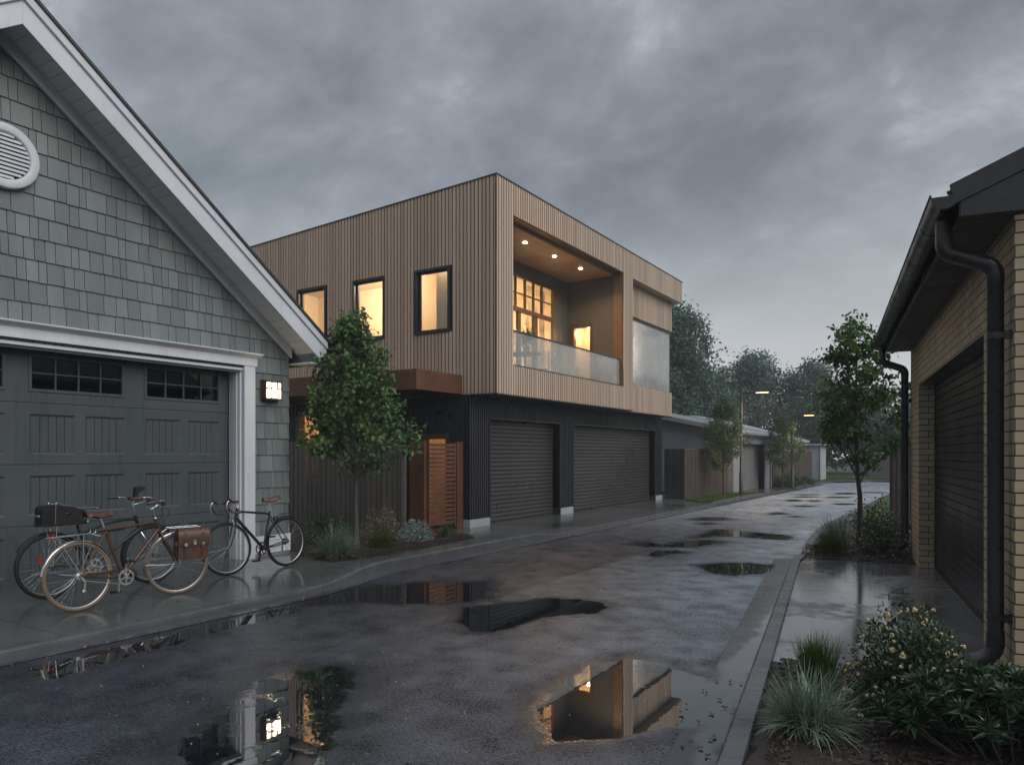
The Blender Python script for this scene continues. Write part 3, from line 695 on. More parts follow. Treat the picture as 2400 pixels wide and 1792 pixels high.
# sectional door
door = MB(); XD = -9.72
secs = [(-.0, .727), (.733, 1.469), (1.475, 2.222), (2.228, 2.905)]
pan = [(1.57, 2.113), (2.237, 2.776), (3.045, 3.588), (3.712, 4.251), (4.52, 5.063), (5.187, 5.724), (5.997, 6.538), (6.656, 7.192)]
wins = [(1.56, 2.78), (3.035, 4.255), (4.508, 5.70), (5.985, 7.19)]
for i, (a, b) in enumerate(secs):
    hs = [(p, q, 2.36, 2.815) for p, q in wins] if i == 3 else [(p, q, a + .115, b - .135) for p, q in pan]
    door.wall(FX, .80, 7.34, a, b, XD - .045, XD, hs)
for i, (a, b) in enumerate(secs[:3]):
    z0, z1 = a + .115, b - .135
    for p, q in pan:
        t = .028                                       # bevelled frame stepping in, then planks
        for A, B in (((p, z0), (q, z0)), ((q, z0), (q, z1)), ((q, z1), (p, z1)), ((p, z1), (p, z0))):
            inn = lambda u, v: (u + (t if u == p else -t), v + (t if v == z0 else -t))
            a1, b1 = inn(*A), inn(*B)
            door.add([(XD, *A), (XD, *B), (XD - .022, *b1), (XD - .022, *a1)], [(0, 1, 2, 3)])
        n = 5; wd = (q - p - 2 * t) / n
        for k in range(n):
            u0 = p + t + k * wd; g_ = .0028
            door.box(XD - .04, XD - .017, u0 + (g_ if k else -.002), u0 + wd - (g_ if k < n - 1 else -.002), z0 + t - .002, z1 - t + .002)
dp = door.build('garage_door', M_gdoor, G1, bevel=.0025)
bk = MB(); bk.box(XD - .06, XD - .046, .8, 7.34, 0, 2.35); bk.build('door_backing', M_gdoor, dp)
for p, q in wins:
    f = MB(); za, zb = 2.36, 2.815
    for (a, b, c, d, x) in ((p - .004, q + .004, za - .004, za + .035, .012), (p - .004, q + .004, zb - .035, zb + .004, .012), (p - .004, p + .035, za + .035, zb - .035, .012), (q - .035, q + .004, za + .035, zb - .035, .012)):
        f.box(XD - .03, XD + x, a, b, c, d)
    iw = (q - p - .07) / 4
    for k in (1, 2, 3): f.box(XD - .03, XD + .0, p + .035 + k * iw - .009, p + .035 + k * iw + .009, za + .035, zb - .035)
    zm = (za + zb) / 2; f.box(XD - .028, XD - .002, p + .035, q - .035, zm - .009, zm + .009)
    f.build('door_window', M_gdoor, dp, bevel=.003)
    f = MB(); f.box(XD - .042, XD - .034, p + .01, q - .01, za + .01, zb - .01); f.build('pane', M_dglass, dp)
f = MB(); f.box(-13.5, -13.4, .3, 7.8, .0, 3.3); f.box(-13.4, -9.8, .2, 7.9, -.01, .0); f.build('interior_wall', M_gdark, G1)
# roof, rake boards, soffit
def rake(mb, side, x0, x1, off0, off1, yend, base=3.02, tipY=8.58):
    """board following the roof pitch: vertical band off0..off1 above the fascia bottom line"""
    z = lambda y: base + SL * (tipY - y)
    m = (lambda y: y) if side > 0 else (lambda y: 2 * RY - y)
    mb.hexa([(x0, m(RY), z(RY) + off0), (x1, m(RY), z(RY) + off0), (x1, m(yend), z(yend) + off0), (x0, m(yend), z(yend) + off0)][::side],
            [(x0, m(RY), z(RY) + off1), (x1, m(RY), z(RY) + off1), (x1, m(yend), z(yend) + off1), (x0, m(yend), z(yend) + off1)][::side])
for s_ in (1, -1):
    mb = MB(); rake(mb, s_, -8.935, -8.90, .0, .285, 8.58); mb.build('rake_board', M_white, G1, bevel=.004)
    mb = MB(); rake(mb, s_, -8.93, -8.868, .27, .385, 8.585); mb.build('rake_moulding', M_white, G1, bevel=.006)
    mb = MB(); rake(mb, s_, -9.425, -9.378, -.085, .10, 8.296); mb.build('frieze_board', M_white, G1, bevel=.004)
    mb = MB()                                          # soffit, board by board across the overhang
    m = (lambda y: y) if s_ > 0 else (lambda y: 2 * RY - y)
    zf = lambda y: soff(y) if y < yN else 3.33 - SL * (y - yN)
    y = RY
    while y < 8.57:
        y2 = min(y + .125, 8.575); a, b = y + .003, y2 - .003
        mb.hexa([(-9.44, m(a), soff(RY) - SL * (a - RY)), (-8.93, m(a), soff(RY) - SL * (a - RY)), (-8.93, m(b), soff(RY) - SL * (b - RY)), (-9.44, m(b), soff(RY) - SL * (b - RY))],
                [(-9.44, m(a), soff(RY) - SL * (a - RY) + .02), (-8.93, m(a), soff(RY) - SL * (a - RY) + .02), (-8.93, m(b), soff(RY) - SL * (b - RY) + .02), (-9.44, m(b), soff(RY) - SL * (b - RY) + .02)]); y = y2
    mb.build('soffit', M_soff, G1)
    mb = MB(); rake(mb, s_, -16.4, -8.845, .386, .43, 8.64); mb.build('roof', M_roofsh, G1)
    mb = MB(); mb.box(-16.3, -8.94, min(m(8.285), m(8.56)), max(m(8.285), m(8.56)), 3.035, 3.06); a_, b_ = sorted((m(8.545), m(8.572))); mb.box(-16.3, -8.94, a_, b_, 3.061, 3.40); mb.build('eave_return', M_white, G1)
mb = MB()                                              # round gable vent
fnv = lambda x, y, h: (-9.42 + h, RY + .03 + x, 5.0 + y)
mb.lathe([(.265, .0), (.265, .05), (.275, .062), (.285, .066), (.355, .066), (.368, .058), (.372, .0)], fnv, 56)
vp = mb.build('gable_vent', M_white, G1)
mb = MB(); mb.lathe([(.0, .012), (.27, .012)], fnv, 40); mb.build('vent_recess', M_gdark, vp)
mb = MB()
for k in range(-5, 6):
    z = k * .0475; hw = math.sqrt(max(.0, .268 ** 2 - (abs(z) + .012) ** 2)) - .002; c_ = RY + .03
    mb.hexa([(-9.392, c_ - hw, 5 + z + .020), (-9.392, c_ + hw, 5 + z + .020), (-9.368, c_ + hw, 5 + z - .019), (-9.368, c_ - hw, 5 + z - .019)],
            [(-9.386, c_ - hw, 5 + z + .024), (-9.386, c_ + hw, 5 + z + .024), (-9.362, c_ + hw, 5 + z - .015), (-9.362, c_ - hw, 5 + z - .015)])
mb.build('louvre', M_white, vp)
# lantern
L1 = thing('wall_lantern', 'lit bronze lantern with white glass panes on the shingled wall', 'lantern', (-9.42, 7.885, 2.45))
def lx(t): return -9.405 + .03 + .085 * math.sqrt(max(0, 1 - (t / .19) ** 2 * .8))
ts = [-.15 + .3 * i / 10 for i in range(11)]; y0 = 7.87
mb = MB()
front = [(lx(t), y0 + t) for t in ts]
loop = [(-9.42, y0 - .15)] + front + [(-9.42, y0 + .15)]
grow = lambda k: [(x + (k if x > -9.41 else 0), y + (k if y > y0 else -k) * (1 if abs(y - y0) > .14 else 0)) for x, y in loop]
for za, zb, k in ((2.445, 2.472, .004), (2.712, 2.742, .006)): mb.prism(grow(k), lambda u, v, d: (u, v, d), za, zb)
mb.box(-9.43, -9.40, y0 - .165, y0 + .165, 2.43, 2.755)
for t, a, b in ((-.15, 2.47, 2.715), (.15, 2.47, 2.715), (-.055, 2.47, 2.715), (.055, 2.62, 2.715)):
    x = lx(t); mb.box(-9.41 if abs(t) > .1 else x - .012, x + .006, y0 + t - .011, y0 + t + .011, a, b)
mb.sweep([(0, 2.608), (.008, 2.608), (.008, 2.63), (0, 2.63)], lambda u, v, d: (lx(d) + u - .002, y0 + d, v), ts)
mb.build('lantern_frame', M_bronze, L1)
mb = MB(); mb.prism([(x - .006 if x > -9.41 else x + .012, y0 + (y - y0) * .96) for x, y in loop], lambda u, v, d: (u, v, d), 2.474, 2.71); mb.build('lamp_shade', M_lamp, L1)
lamp('lantern_bulb', L1, (-9.262, y0, 2.58), 2.2, (1., .80, .52), .03)

# ------------------------------------------------------------------ timber house
H = thing('timber_house', 'two storey house with timber battens above and black ribbed steel below', 'house', (-9.25, 13.1, 0))
XU, XR, YL, ZB = -8.56, -8.86, 13.1, 2.89              # upper front, recessed front, left wall, upper floor underside
XW = -17.5; YE = 24.62
ztop = lambda x: 7.51 - .40 * (XU - x) / 7.9
WINS = [(-10.77, -9.80, 4.29, 5.75), (-12.69, -11.69, 4.29, 5.76), (-14.60, -13.60, 4.29, 5.77)]
DOORL, WINL = (-10.56, -9.83, .05, 2.0), (-14.6, -13.75, .9, 2.62)
BAL = (13.82, 19.76, 3.55, 6.82); COR = (20.5, 24.64, 2.89, 6.82)
# walls behind the cladding
mb = MB()
mb.wall(FY, XW, XU + -.04, ZB + .02, 7.0, YL + .03, YL + .2, [(a, b, c, d) for a, b, c, d in WINS])
mb.prism([(XW, 7.0), (XU - .04, 7.0), (XU - .04, ztop(XU) - .03), (XW, ztop(XW) - .03)], FY, YL + .03, YL + .2)
mb.wall(FX, YL + .2, 20.46, ZB + .02, 7.45, XU - .3, XU - .035, [BAL])
mb.box(XU - .3, XU - .035, 20.46, 24.8, 6.86, 7.45)
mb.wall(FX, 20.46, YE, ZB + .02, 6.86, XR - .25, XR - .035, [(21.1, 30, 3.70, 5.76)])
mb.box(XW, XR - .26, YE - .2, YE - .02, ZB + .02, 3.68); mb.box(XW, XR - .26, YE - .2, YE - .02, 5.78, 7.0)
mb.box(XW, -12.2, YE - .2, YE - .02, 3.68, 5.78)
mb.box(XW, XW + .15, YL + .2, YE - .2, ZB + .02, 7.0)
mb.build('wall', M_woodb, H)
# battens
mb = MB(); P_, Wb, T_ = .0985, .066, .034
def vb(mb, fn, u, zs, d0, d1, w_): 
    for a, b in zs:
        if b - a > .02: mb.prism([(u - w_ / 2, a), (u + w_ / 2, a), (u + w_ / 2, b), (u - w_ / 2, b)], fn, d0, d1)
def cut(z0, z1, u, w_, holes):
    zs = [(z0, z1)]
    for a, b, c, d in holes:
        if a - w_ / 2 < u < b + w_ / 2:
            n = []
            for p, q in zs:
                if c > p: n.append((p, min(q, c)))
                if d < q: n.append((max(p, d), q))
            zs = [z for z in n if z[1] > z[0]]
    return zs
x = XU - .035
while x > XW:
    vb(mb, FY, x, cut(ZB, ztop(x), x, Wb, WINS), YL + .031, YL, Wb); x -= P_
y = YL + .033
while y < 24.84:
    if y < 20.46: vb(mb, FX, y, cut(ZB, 7.5, y, Wb, [BAL]), XU - .036, XU, Wb)
    else:
        vb(mb, FX, y, [(6.82, 7.5)], XU - .036, XU, Wb)
        if y < YE: vb(mb, FX, y, [(ZB, 3.70), (5.80, 6.815)], XR - .036, XR, Wb)
    y += P_
# return of the step where the front is set back, and end of the roof band
for x in (XU - .05, XU - .148, XU - .246): vb(mb, FY, x, [(ZB, 6.81)], 20.455, 20.49, Wb); vb(mb, FY, x, [(6.82, 7.49)], 24.8, 24.835, Wb)
mb.build('timber_cladding', M_wood, H, uv=False)
mb = MB(); mb.box(XU - .36, XU - .002, 20.49, 24.83, 6.79, 6.818); mb.build('roof_band_soffit', M_wood, H)
mb = MB()                                              # thin dark metal coping and roof deck
mb.hexa([(XU + .012, YL - .012, 7.505), (XU + .012, 24.86, 7.505), (XW, 24.86, ztop(XW)), (XW, YL - .012, ztop(XW))], [(XU + .012, YL - .012, 7.535), (XU + .012, 24.86, 7.535), (XW, 24.86, ztop(XW) + .03), (XW, YL - .012, ztop(XW) + .03)])
mb.build('roof', M_cap, H)
mb = MB(); mb.box(XW, XU - .005, YL + .006, 20.48, ZB - .025, ZB - .002); mb.box(XW, XR - .005, 20.485, YE, ZB - .025, ZB - .002); mb.build('overhang_soffit', M_cap, H)
# upper windows in the left wall
for a, b, c, d in WINS:
    f = MB()
    for (p, q, r, s_) in ((a, b, c, c + .055), (a, b, d - .055, d), (a, a + .05, c + .055, d - .055), (b - .05, b, c + .055, d - .055)): f.box(p, q, YL - .025, YL + .14, r, s_)
    for (p, q, r, s_) in ((a + .05, b - .05, c + .055, c + .10), (a + .05, b - .05, d - .095, d - .055), (a + .05, a + .09, c + .10, d - .095), (b - .09, b - .05, c + .10, d - .095)): f.box(p, q, YL + .07, YL + .13, r, s_)
    fo = f.build('window_frame', M_frame, H, bevel=.003)
    f = MB(); f.box(a + .085, b - .085, YL + .095, YL + .103, c + .095, d - .09); f.build('pane', M_glass, fo)
# interior shells of the lit rooms
mb = MB()
ZC, ZF = 6.45, 3.30
mb.box(XW + .15, -10.45, 16.35, 16.45, ZF, ZC)         # partition
mb.box(XW + .15, XW + .2, YL + .2, 16.35, ZF, ZC); mb.box(-10.52, -10.46, YL + .5, 16.35, ZF, ZC); mb.box(-10.52, XU - .31, YL + .46, YL + .49, ZF, ZC); mb.box(XU - .35, XU - .31, YL + .2, YL + .46, ZF, ZC)
mb.box(-12.4, -12.34, 14.6, 16.35, ZF, ZC)
mb.box(-15.2, -15.14, 16.45, 19.9, ZF, ZC); mb.box(-15.2, -10.6, 19.9, 19.96, ZF, ZC)
mb.box(-12.24, -12.16, 20.0, YE - .2, ZF, ZC); mb.box(-12.16, -10.5, 20.0, 20.05, ZF, ZC)
mb.build('interior_wall', M_int, H)
mb = MB(); mb.box(XW + .2, -10.46, YL + .2, 19.96, ZC, ZC + .06); mb.box(-10.46, XU - .31, YL + .2, YL + .49, ZC, ZC + .06); mb.box(-12.2, XR - .05, 20.02, YE - .2, 5.90, 5.95); mb.build('interior_ceiling', M_int, H)
mb = MB(); mb.box(XW + .2, -10.46, YL + .2, 19.96, ZF - .06, ZF); mb.box(-12.2, XR - .05, 20.02, YE - .03, ZF - .06, 3.52); mb.build('interior_floor', M_intf, H)
for (x, y, z) in ((-11.3, 14.6, 6.40), (-13.2, 15.0, 6.40), (-14.6, 14.7, 6.40)):
    f = MB(); f.lathe([(0, -.012), (.07, -.012), (.085, .0), (.085, .05)], lambda a, b, h: (x + a, y + b, z + h), 16); f.build('ceiling_light', M_bulb, H)
    lamp('ceiling_bulb', H, (x, y, z - .35), 115 if x < -14 else 62, (1., .72, .46), .15)
f = MB(); f.lathe([(.0, 0), (.16, 0), (.20, .18), (.03, .24)], lambda a, b, h: (-13.0 + a, 18.2 + b, 5.5 + h), 16); f.build('pendant_light', M_bulb, H)
lamp('pendant_bulb', H, (-12.4, 18.0, 5.3), 120, (1., .66, .36), .1)
lamp('corner_room_fill', H, (-9.35, 20.75, 4.9), 130, (1., .74, .54), .1)  # unseen light added behind the pier to brighten the corner room, no lamp modelled
lamp('ceiling_bulb', H, (-10.22, 13.43, 6.25), 36, (1., .72, .46), .04)
# recessed balcony
mb = MB()
XB = -10.38; Y0, Y1 = BAL[0], BAL[1]
DS = (-10.28, -9.56, 3.32, 5.45)
BW = (16.30, 18.905, 3.36, 6.40)
mb.wall(FX, Y0 + .0, Y1 + .2, 3.2, 6.9, XB - .07, XB, [BW])
mb.wall(FY, XB - .06, XU - .31, 3.2, 6.9, Y1 + .012, Y1 + .2, [DS])
mb.box(XB, XU - .31, Y0 - .2, Y0 - .01, 3.2, 6.9)
mb.build('balcony_wall', M_char, H)
mb = MB(); mb.box(XB, XU - .30, Y0 - .01, Y1 + .012, 6.74, 6.80); mb.build('balcony_ceiling', M_ceil, H)
mb = MB(); mb.box(XB, XU - .02, Y0 - .01, Y1 + .012, 3.24, 3.30); mb.build('balcony_floor', M_plinth, H)
mb = MB(); mb.box(XU - .31, XU - .037, Y0, Y1, 6.805, 6.825); mb.box(XU - .31, XU - .037, Y1 - .002, Y1 + .014, 3.3, 6.81); mb.build('opening_lining', M_lint, H)
mb = MB(); mb.box(XU - .31, XU - .037, Y0 - .012, Y0 + .004, 3.3, 6.81); mb.box(XU - .31, XU + .004, Y0, Y1, 3.535, 3.558); mb.build('balcony_sill', M_cap, H)
for (y) in (15.46, 16.95, 18.45):
    f = MB(); f.lathe([(0, .0), (.040, .0), (.048, -.004), (.05, .03)], lambda a, b, h: (-9.28 + a, y + b, 6.735 + h), 16); f.build('downlight', M_down, H)
    lamp('downlight_bulb', H, (-9.28, y, 6.70), 95, (1., .60, .28), .04, 150)
# balcony window: fixed grid above, sliding doors below
f = MB(); a, b, c, d = BW; zt = 5.47; fx = lambda p, q, r, s_, e=.0: f.box(XB - .05 - e, XB + .03 - e, p, q, r, s_)
fx(a, b, d - .07, d); fx(a, a + .07, c, d - .07); fx(b - .07, b, c, d - .07); fx(a + .07, b - .07, zt - .06, zt + .06); fx(a + .07, b - .07, c, c + .08)
for y in (16.84, 17.33, 17.785, 18.25): fx(y - .013, y + .013, zt + .06, d - .07, .02)
fx(a + .07, b - .07, 5.905, 5.93, .021)
for y, wd in ((17.0, .07), (17.87, .10)): fx(y - wd, y + wd, c + .08, zt - .06, .02)
fo = f.build('window_frame', M_bronze, H, bevel=.003)
f = MB(); f.box(XB - .045, XB - .037, a + .05, b - .05, c + .05, d - .05); f.build('pane', M_glass, fo)
for y0, y1 in ((17.75, 18.35), (18.45, 18.7)):           # curtains drawn behind the glass
    mb = MB(); mb.sweep([(y0 + (y1 - y0) * i / 60, 0) for i in range(61)], lambda u, v, d: (XB - .22 + .03 * math.sin(u * 75) + .012 * math.sin(u * 31), u, d), [3.34, 6.3], True)
    mb.build('curtain', M_curt, H, uv=False)
f = MB(); a, b, c, d = DS
for (p, q, r, s_) in ((a, b, d - .11, d + .02), (a - .02, a + .13, c, d - .11), (b - .06, b + .02, c, d - .11)): f.box(p, q, Y1 - .02, Y1 + .13, r, s_)
fo = f.build('balcony_door', M_bronze, H, bevel=.003)
f = MB(); f.box(a + .12, b - .05, Y1 + .07, Y1 + .078, c + .02, d - .1); f.build('pane', M_glass, fo)
mb = MB(); mb.box(-10.4, -9.45, 20.9, 20.95, 3.2, 5.6); mb.box(-10.45, -10.38, 19.97, 20.9, 3.2, 5.6); mb.box(-9.46, -9.4, 19.97, 20.9, 3.2, 5.6); mb.box(-10.4, -9.45, 19.97, 20.9, 5.6, 5.65); mb.build('hall_wall', M_int, H)
lamp('hall_bulb', H, (-9.95, 20.45, 5.3), 16, (1., .66, .34), .1)
# glass balustrade
for p, q in ((Y0 + .02, 16.655), (16.665, 18.095), (18.105, Y1 - .02)):
    f = MB(); f.box(XU - .13, XU - .118, p, q, 3.56, 4.315); f.build('glass_panel', M_bglass, H)
f = MB(); f.box(XU - .15, XU - .098, Y0 + .005, Y1 - .02, 4.315, 4.347); f.build('handrail', M_cap, H, bevel=.004)
# corner window
ya, yb = 21.1, YE - .03
f = MB(); f.box(XR - .13, XR - .05, ya - .04, yb + .02, 5.715, 5.765); f.box(XR - .12, XR - .05, ya - .04, yb + .02, 3.69, 3.715); f.box(XR - .11, XR - .06, ya - .04, ya - .01, 3.715, 5.715); f.box(XR - .085, XR - .06, yb - .02, yb + .005, 3.715, 5.715)
f.box(-12.2, XR - .13, yb - .03, yb + .02, 5.715, 5.765); f.box(-12.2, XR - .13, yb - .03, yb + .02, 3.69, 3.715)
fo = f.build('corner_window', M_cap, H)
f = MB(); f.box(XR - .082, XR - .07, ya - .01, yb - .015, 3.715, 5.715); f.box(-12.1, XR - .09, yb - .012, yb - .0, 3.715, 5.715); f.build('pane', M_cglass, fo)
# ground floor: black ribbed steel
D1, D2 = (13.90, 17.20, -.05, 2.385), (17.975, 24.05, -.05, 2.385)
XF = -9.25
mb = MB(); mb.wall(FX, YL + .03, YE + .05, .17, ZB - .03, XF - .3, XF - .032, [D1, D2]); mb.wall(FY, XW, XF - .03, .0, ZB - .03, YL + .03, YL + .2, [DOORL, WINL]); mb.box(XW, XF - .3, YE - .1, YE + .05, 0, ZB - .03)
mb.build('ground_floor_wall', M_blkb, H)
mb = MB(); y = YL + .02
while y < YE + .08: vb(mb, FX, y, cut(.175, ZB - .03, y, .044, [D1, D2]), XF - .034, XF, .044); y += .0835
x = XF - .02
while x > XW: vb(mb, FY, x, cut(.175, ZB - .03, x, .044, [DOORL, WINL]), YL + .034, YL, .044); x -= .0835
mb.build('ribbed_cladding', M_blk, H, uv=False)
for a, b in ((YL - .004, 13.885), (17.215, 17.96), (24.065, YE + .09)):
    mb = MB(); mb.box(XF - .3, XF + .008, a, b, -.02, .172)
    if a < 14: mb.box(-9.80, XF - .302, YL - .004, YL + .2, -.02, .171)
    mb.build('plinth', M_plinth, H, bevel=.004)
for a, b, c, d in (D1, D2):
    mb = MB(); xd = XF - .22; n = 24; ps = []
    for k in range(n):
        z0 = .012 + k * .0985
        ps += [(xd - .012, z0), (xd - .002, z0 + .010), (xd + .006, z0 + .030), (xd + .008, z0 + .05), (xd + .006, z0 + .072), (xd - .001, z0 + .09), (xd - .013, z0 + .0975)]
    mb.sweep(ps, lambda u, v, dd: (u, dd, v), [a - .02, b + .02], False)
    mb.box(xd - .014, xd + .014, a, b, -.02, .012)
    do = mb.build('roller_door', M_roll, H, uv=False)
    mb = MB(); mb.box(XF - .3, XF + .012, a - .028, a - .0, -.01, d + .0); mb.box(XF - .3, XF + .012, b, b + .028, -.01, d); mb.box(XF - .3, XF + .012, a - .028, b + .028, d + .001, d + .03); mb.box(XF - .3, XF - .24, a, b, -.02, d)
    mb.build('door_frame', M_cap, do)
# side door and side window of the ground floor, both lit
mb = MB(); mb.box(-15.2, -9.7, 15.6, 15.66, 0, 2.8); mb.box(-15.2, -9.7, YL + .2, 15.6, 2.7, 2.75); mb.box(-15.26, -15.2, YL + .2, 15.6, 0, 2.75); mb.box(-9.7, -9.64, YL + .2, 15.6, 0, 2.75); mb.box(-12.3, -12.24, YL + .2, 15.6, 0, 2.7)
mb.build('interior_wall', M_int, H)
mb = MB(); mb.box(-15.2, -9.7, YL + .2, 15.6, -.01, .02); mb.build('interior_floor', M_intf, H)
lamp('ground_floor_bulb', H, (-10.9, 14.7, 2.4), 16, (1., .52, .20), .1); lamp('ground_floor_bulb', H, (-14.0, 14.7, 2.4), 22, (1., .52, .20), .15)
for (a, b, c, d), nm in ((DOORL, 'side_door'), (WINL, 'window_frame')):
    f = MB()
    for (p, q, r, s_) in ((a, b, d - .07, d + .05), (a - .05, a + .07, c, d - .07), (b - .07, b + .05, c, d - .07)): f.box(p, q, YL - .02, YL + .16, r, s_)
    fo = f.build(nm, M_bronze, H)
    f = MB(); f.box(a + .06, b - .06, YL + .09, YL + .1, c, d - .06); f.build('pane', M_glass, fo)
# rusted steel canopy round the side entrance
mb = MB(); XC = -9.456; x2 = -16.8; y2 = 11.54
mb.box(x2, XC, y2, y2 + .012, 2.895, 3.305); mb.box(XC - .012, XC, y2 + .012, YL - .002, 2.895, 3.305)
mb.box(x2, XC - .012, y2 + .012, YL - .002, 2.90, 2.93); mb.box(x2, XC - .012, y2 + .012, YL - .002, 3.27, 3.30)
mb.build('canopy', M_corten, H, bevel=.003)

# things on the balcony and in the corner room
t = thing('round_table', 'small round pedestal table behind the misted balcony glass', 'table', (-9.25, 15.42, 3.3))
mb = MB(); mb.lathe([(0, .70), (.40, .70), (.41, .715), (.40, .73), (0, .73)], lambda x, y, h: (x, y, h), 32); mb.build('table_top', M_blkp, t, False)
mb = MB(); mb.tube([(0, 0, .02), (0, 0, .70)], .025); mb.lathe([(0, 0), (.22, 0), (.22, .015), (.03, .03)], lambda x, y, h: (x, y, h), 24); mb.build('pedestal', M_blkp, t, False)
t = thing('folding_chair', 'slim lattice back chair beside the round balcony table', 'chair', (-9.35, 16.35, 3.3), R(-60))
mb = MB()
for s_ in (-.2, .2):
    mb.tube([(-.2, s_, 0), (.05, s_, .45), (.22, s_, .92)], .012); mb.tube([(.22, s_, 0), (-.2, s_, .45)], .012)
mb.build('frame', M_blkp, t, False)
mb = MB(); mb.box(-.22, .1, -.2, .2, .44, .46); mb.build('seat', M_bronze, t, False)
mb = MB()
for k in range(-3, 5): mb.bar((.07, -.2 + .05 * k, .52), (.20, -.05 + .05 * k, .88), .008, .01, (1, 0, 0)); mb.bar((.075, .2 - .05 * k, .52), (.205, .05 - .05 * k, .88), .008, .01, (1, 0, 0))
mb.build('backrest', M_blkp, t, False)
t = thing('armchair', 'rounded pale armchair behind the misted corner window', 'armchair', (-9.45, 21.75, 3.52), R(20))
mb = MB()
arc = [R(-110 + 220 * i / 20) for i in range(21)]
mb.sweep([(.0, 0), (.07, 0), (.08, .38), (.06, .46), (.02, .46), (.0, .4)], lambda u, v, d: ((.36 + u) * math.cos(d), (.36 + u) * math.sin(d), .12 + v), arc, True, True); mb.build('backrest', M_grey, t, False)
mb = MB(); mb.lathe([(0, .12), (.35, .12), (.36, .2), (.34, .34), (0, .36)], lambda x, y, h: (x, y, h), 28); mb.build('seat', M_grey, t, False)
mb = MB(); mb.lathe([(.28, 0), (.28, .12)], lambda x, y, h: (x, y, h), 20); mb.build('base', M_blkp, t, False)

# ------------------------------------------------------------------ fence, corten panel and gate beside the house
FN = thing('board_fence', 'dark vertical board fence with narrow gaps behind the maple', 'fence', (-10.1, 11.62, 0))
mb = MB(); x = -9.875
while x > -16.5: mb.box(x - .113, x, 11.60, 11.625, .03, 1.87 + .0 * x); x -= .146
mb.build('board', M_fence, FN)
for z in (.35, 1.05, 1.66): MB().box(-16.5, -9.875, 11.627, 11.665, z, z + .07).build('rail', M_fence, FN)
for x in (-9.93, -11.9, -13.7, -15.5): MB().box(x - .04, x + .04, 11.667, 11.75, 0, 1.84).build('post', M_fence, FN)
CP = thing('steel_panel', 'plain rusted steel panel between the dark fence and the slatted gate', 'panel', (-9.8, 11.85, 0))
mb = MB(); mb.box(-9.86, -9.465, 11.80, 11.88, .01, 1.85); mb.build('panel', M_corten, CP, bevel=.004)
GT = thing('slatted_gate', 'rust coloured gate of horizontal slats beside the black garage corner', 'gate', (-9.42, 12.5, 0))
mb = MB()
for k in range(19): mb.box(-9.45, -9.425, 11.931, 12.779, .12 + k * .0905, .12 + k * .0905 + .066)
mb.build('slat', M_corten, GT)
for a, b in ((11.89, 11.93), (12.78, 12.83)): MB().box(-9.48, -9.42, a, b, .06, 1.84).build('gate_frame', M_corten, GT)
mb = MB(); mb.box(-9.51, -9.40, 12.84, 13.06, .0, 1.86); mb.build('gate_post', M_corten, GT, bevel=.004)
mb = MB(); mb.tube([(-9.43, 12.81, 1.02), (-9.37, 12.81, 1.02), (-9.37, 12.72, 1.02)], .009); mb.build('handle', M_blkp, GT)

# ------------------------------------------------------------------ brick garage on the right (local: x into the building, y along the lane)
B = thing('brick_garage', 'cream brick garage with black roller door and charcoal gutter', 'garage', BG, BR)
LB = 7.04; HB = 3.21; DO = (1.10, 5.89, -1., 2.572); TB = .445
mb = MB()
mb.wall(FX, 0, LB, -.02, HB, 0., .23, [DO])
gp = lambda x: HB + TB * x
mb.prism([(.0, -.02), (6, -.02), (6, HB), (3, gp(3)), (.0, HB)], FY, 0., .22) if False else None
mb.prism([(.2302, -.02), (6, -.02), (6, HB), (3, gp(3) - .02), (.2302, gp(.2302) - .02)], FY, .0, .22)
mb.prism([(.2302, -.02), (6, -.02), (6, HB), (3, gp(3) - .02), (.2302, gp(.2302) - .02)], FY, LB - .22, LB)
mb.box(5.78, 6, .22, LB - .22, -.02, HB)
mb.build('wall', M_brick, B, False)
mb = MB(); xd = .205; ps = []
n = 27
for k in range(n + 1):
    z0 = k * .095; ps += [(xd + .012, z0), (xd - .001, z0 + .007), (xd - .002, z0 + .085), (xd + .012, z0 + .094)]
mb.sweep(ps, lambda u, v, d: (u, d, v), [DO[0] - .0, DO[1]], False)
do = mb.build('roller_door', M_rdoor, B, False, uv=False)
mb = MB(); mb.box(.185, .225, DO[1] - .05, DO[1] + .0, 0, 2.57); mb.box(.185, .225, DO[0], DO[0] + .05, 0, 2.57); mb.box(.17, .25, DO[0], DO[1], -.01, .012); mb.box(.235, .25, DO[0], DO[1], 0, 2.7); mb.box(.0, .23, DO[0], DO[1], 2.566, 2.574)
mb.build('door_frame', M_cap, do, False)
mb = MB()                                              # roof, capping, boxed eave
ya, yb = -.13, LB + .14
z = lambda x: 3.365 + TB * (x + .36)
mb.hexa([(-.40, ya, z(-.40)), (3, ya, z(3)), (3, yb, z(3)), (-.40, yb, z(-.40))], [(-.40, ya, z(-.40) + .035), (3, ya, z(3) + .035), (3, yb, z(3) + .035), (-.40, yb, z(-.40) + .035)])
mb.hexa([(3, ya, z(3)), (6.4, ya, z(-.4)), (6.4, yb, z(-.4)), (3, yb, z(3))], [(3, ya, z(3) + .035), (6.4, ya, z(-.4) + .035), (6.4, yb, z(-.4) + .035), (3, yb, z(3) + .035)])
for k in range(36):
    yy = ya + .02 + k * .203; mb.tube([(-.41, yy, z(-.41) + .036), (3, yy, z(3) + .036)], .012, 6)
mb.build('roof', M_cap, B, False)
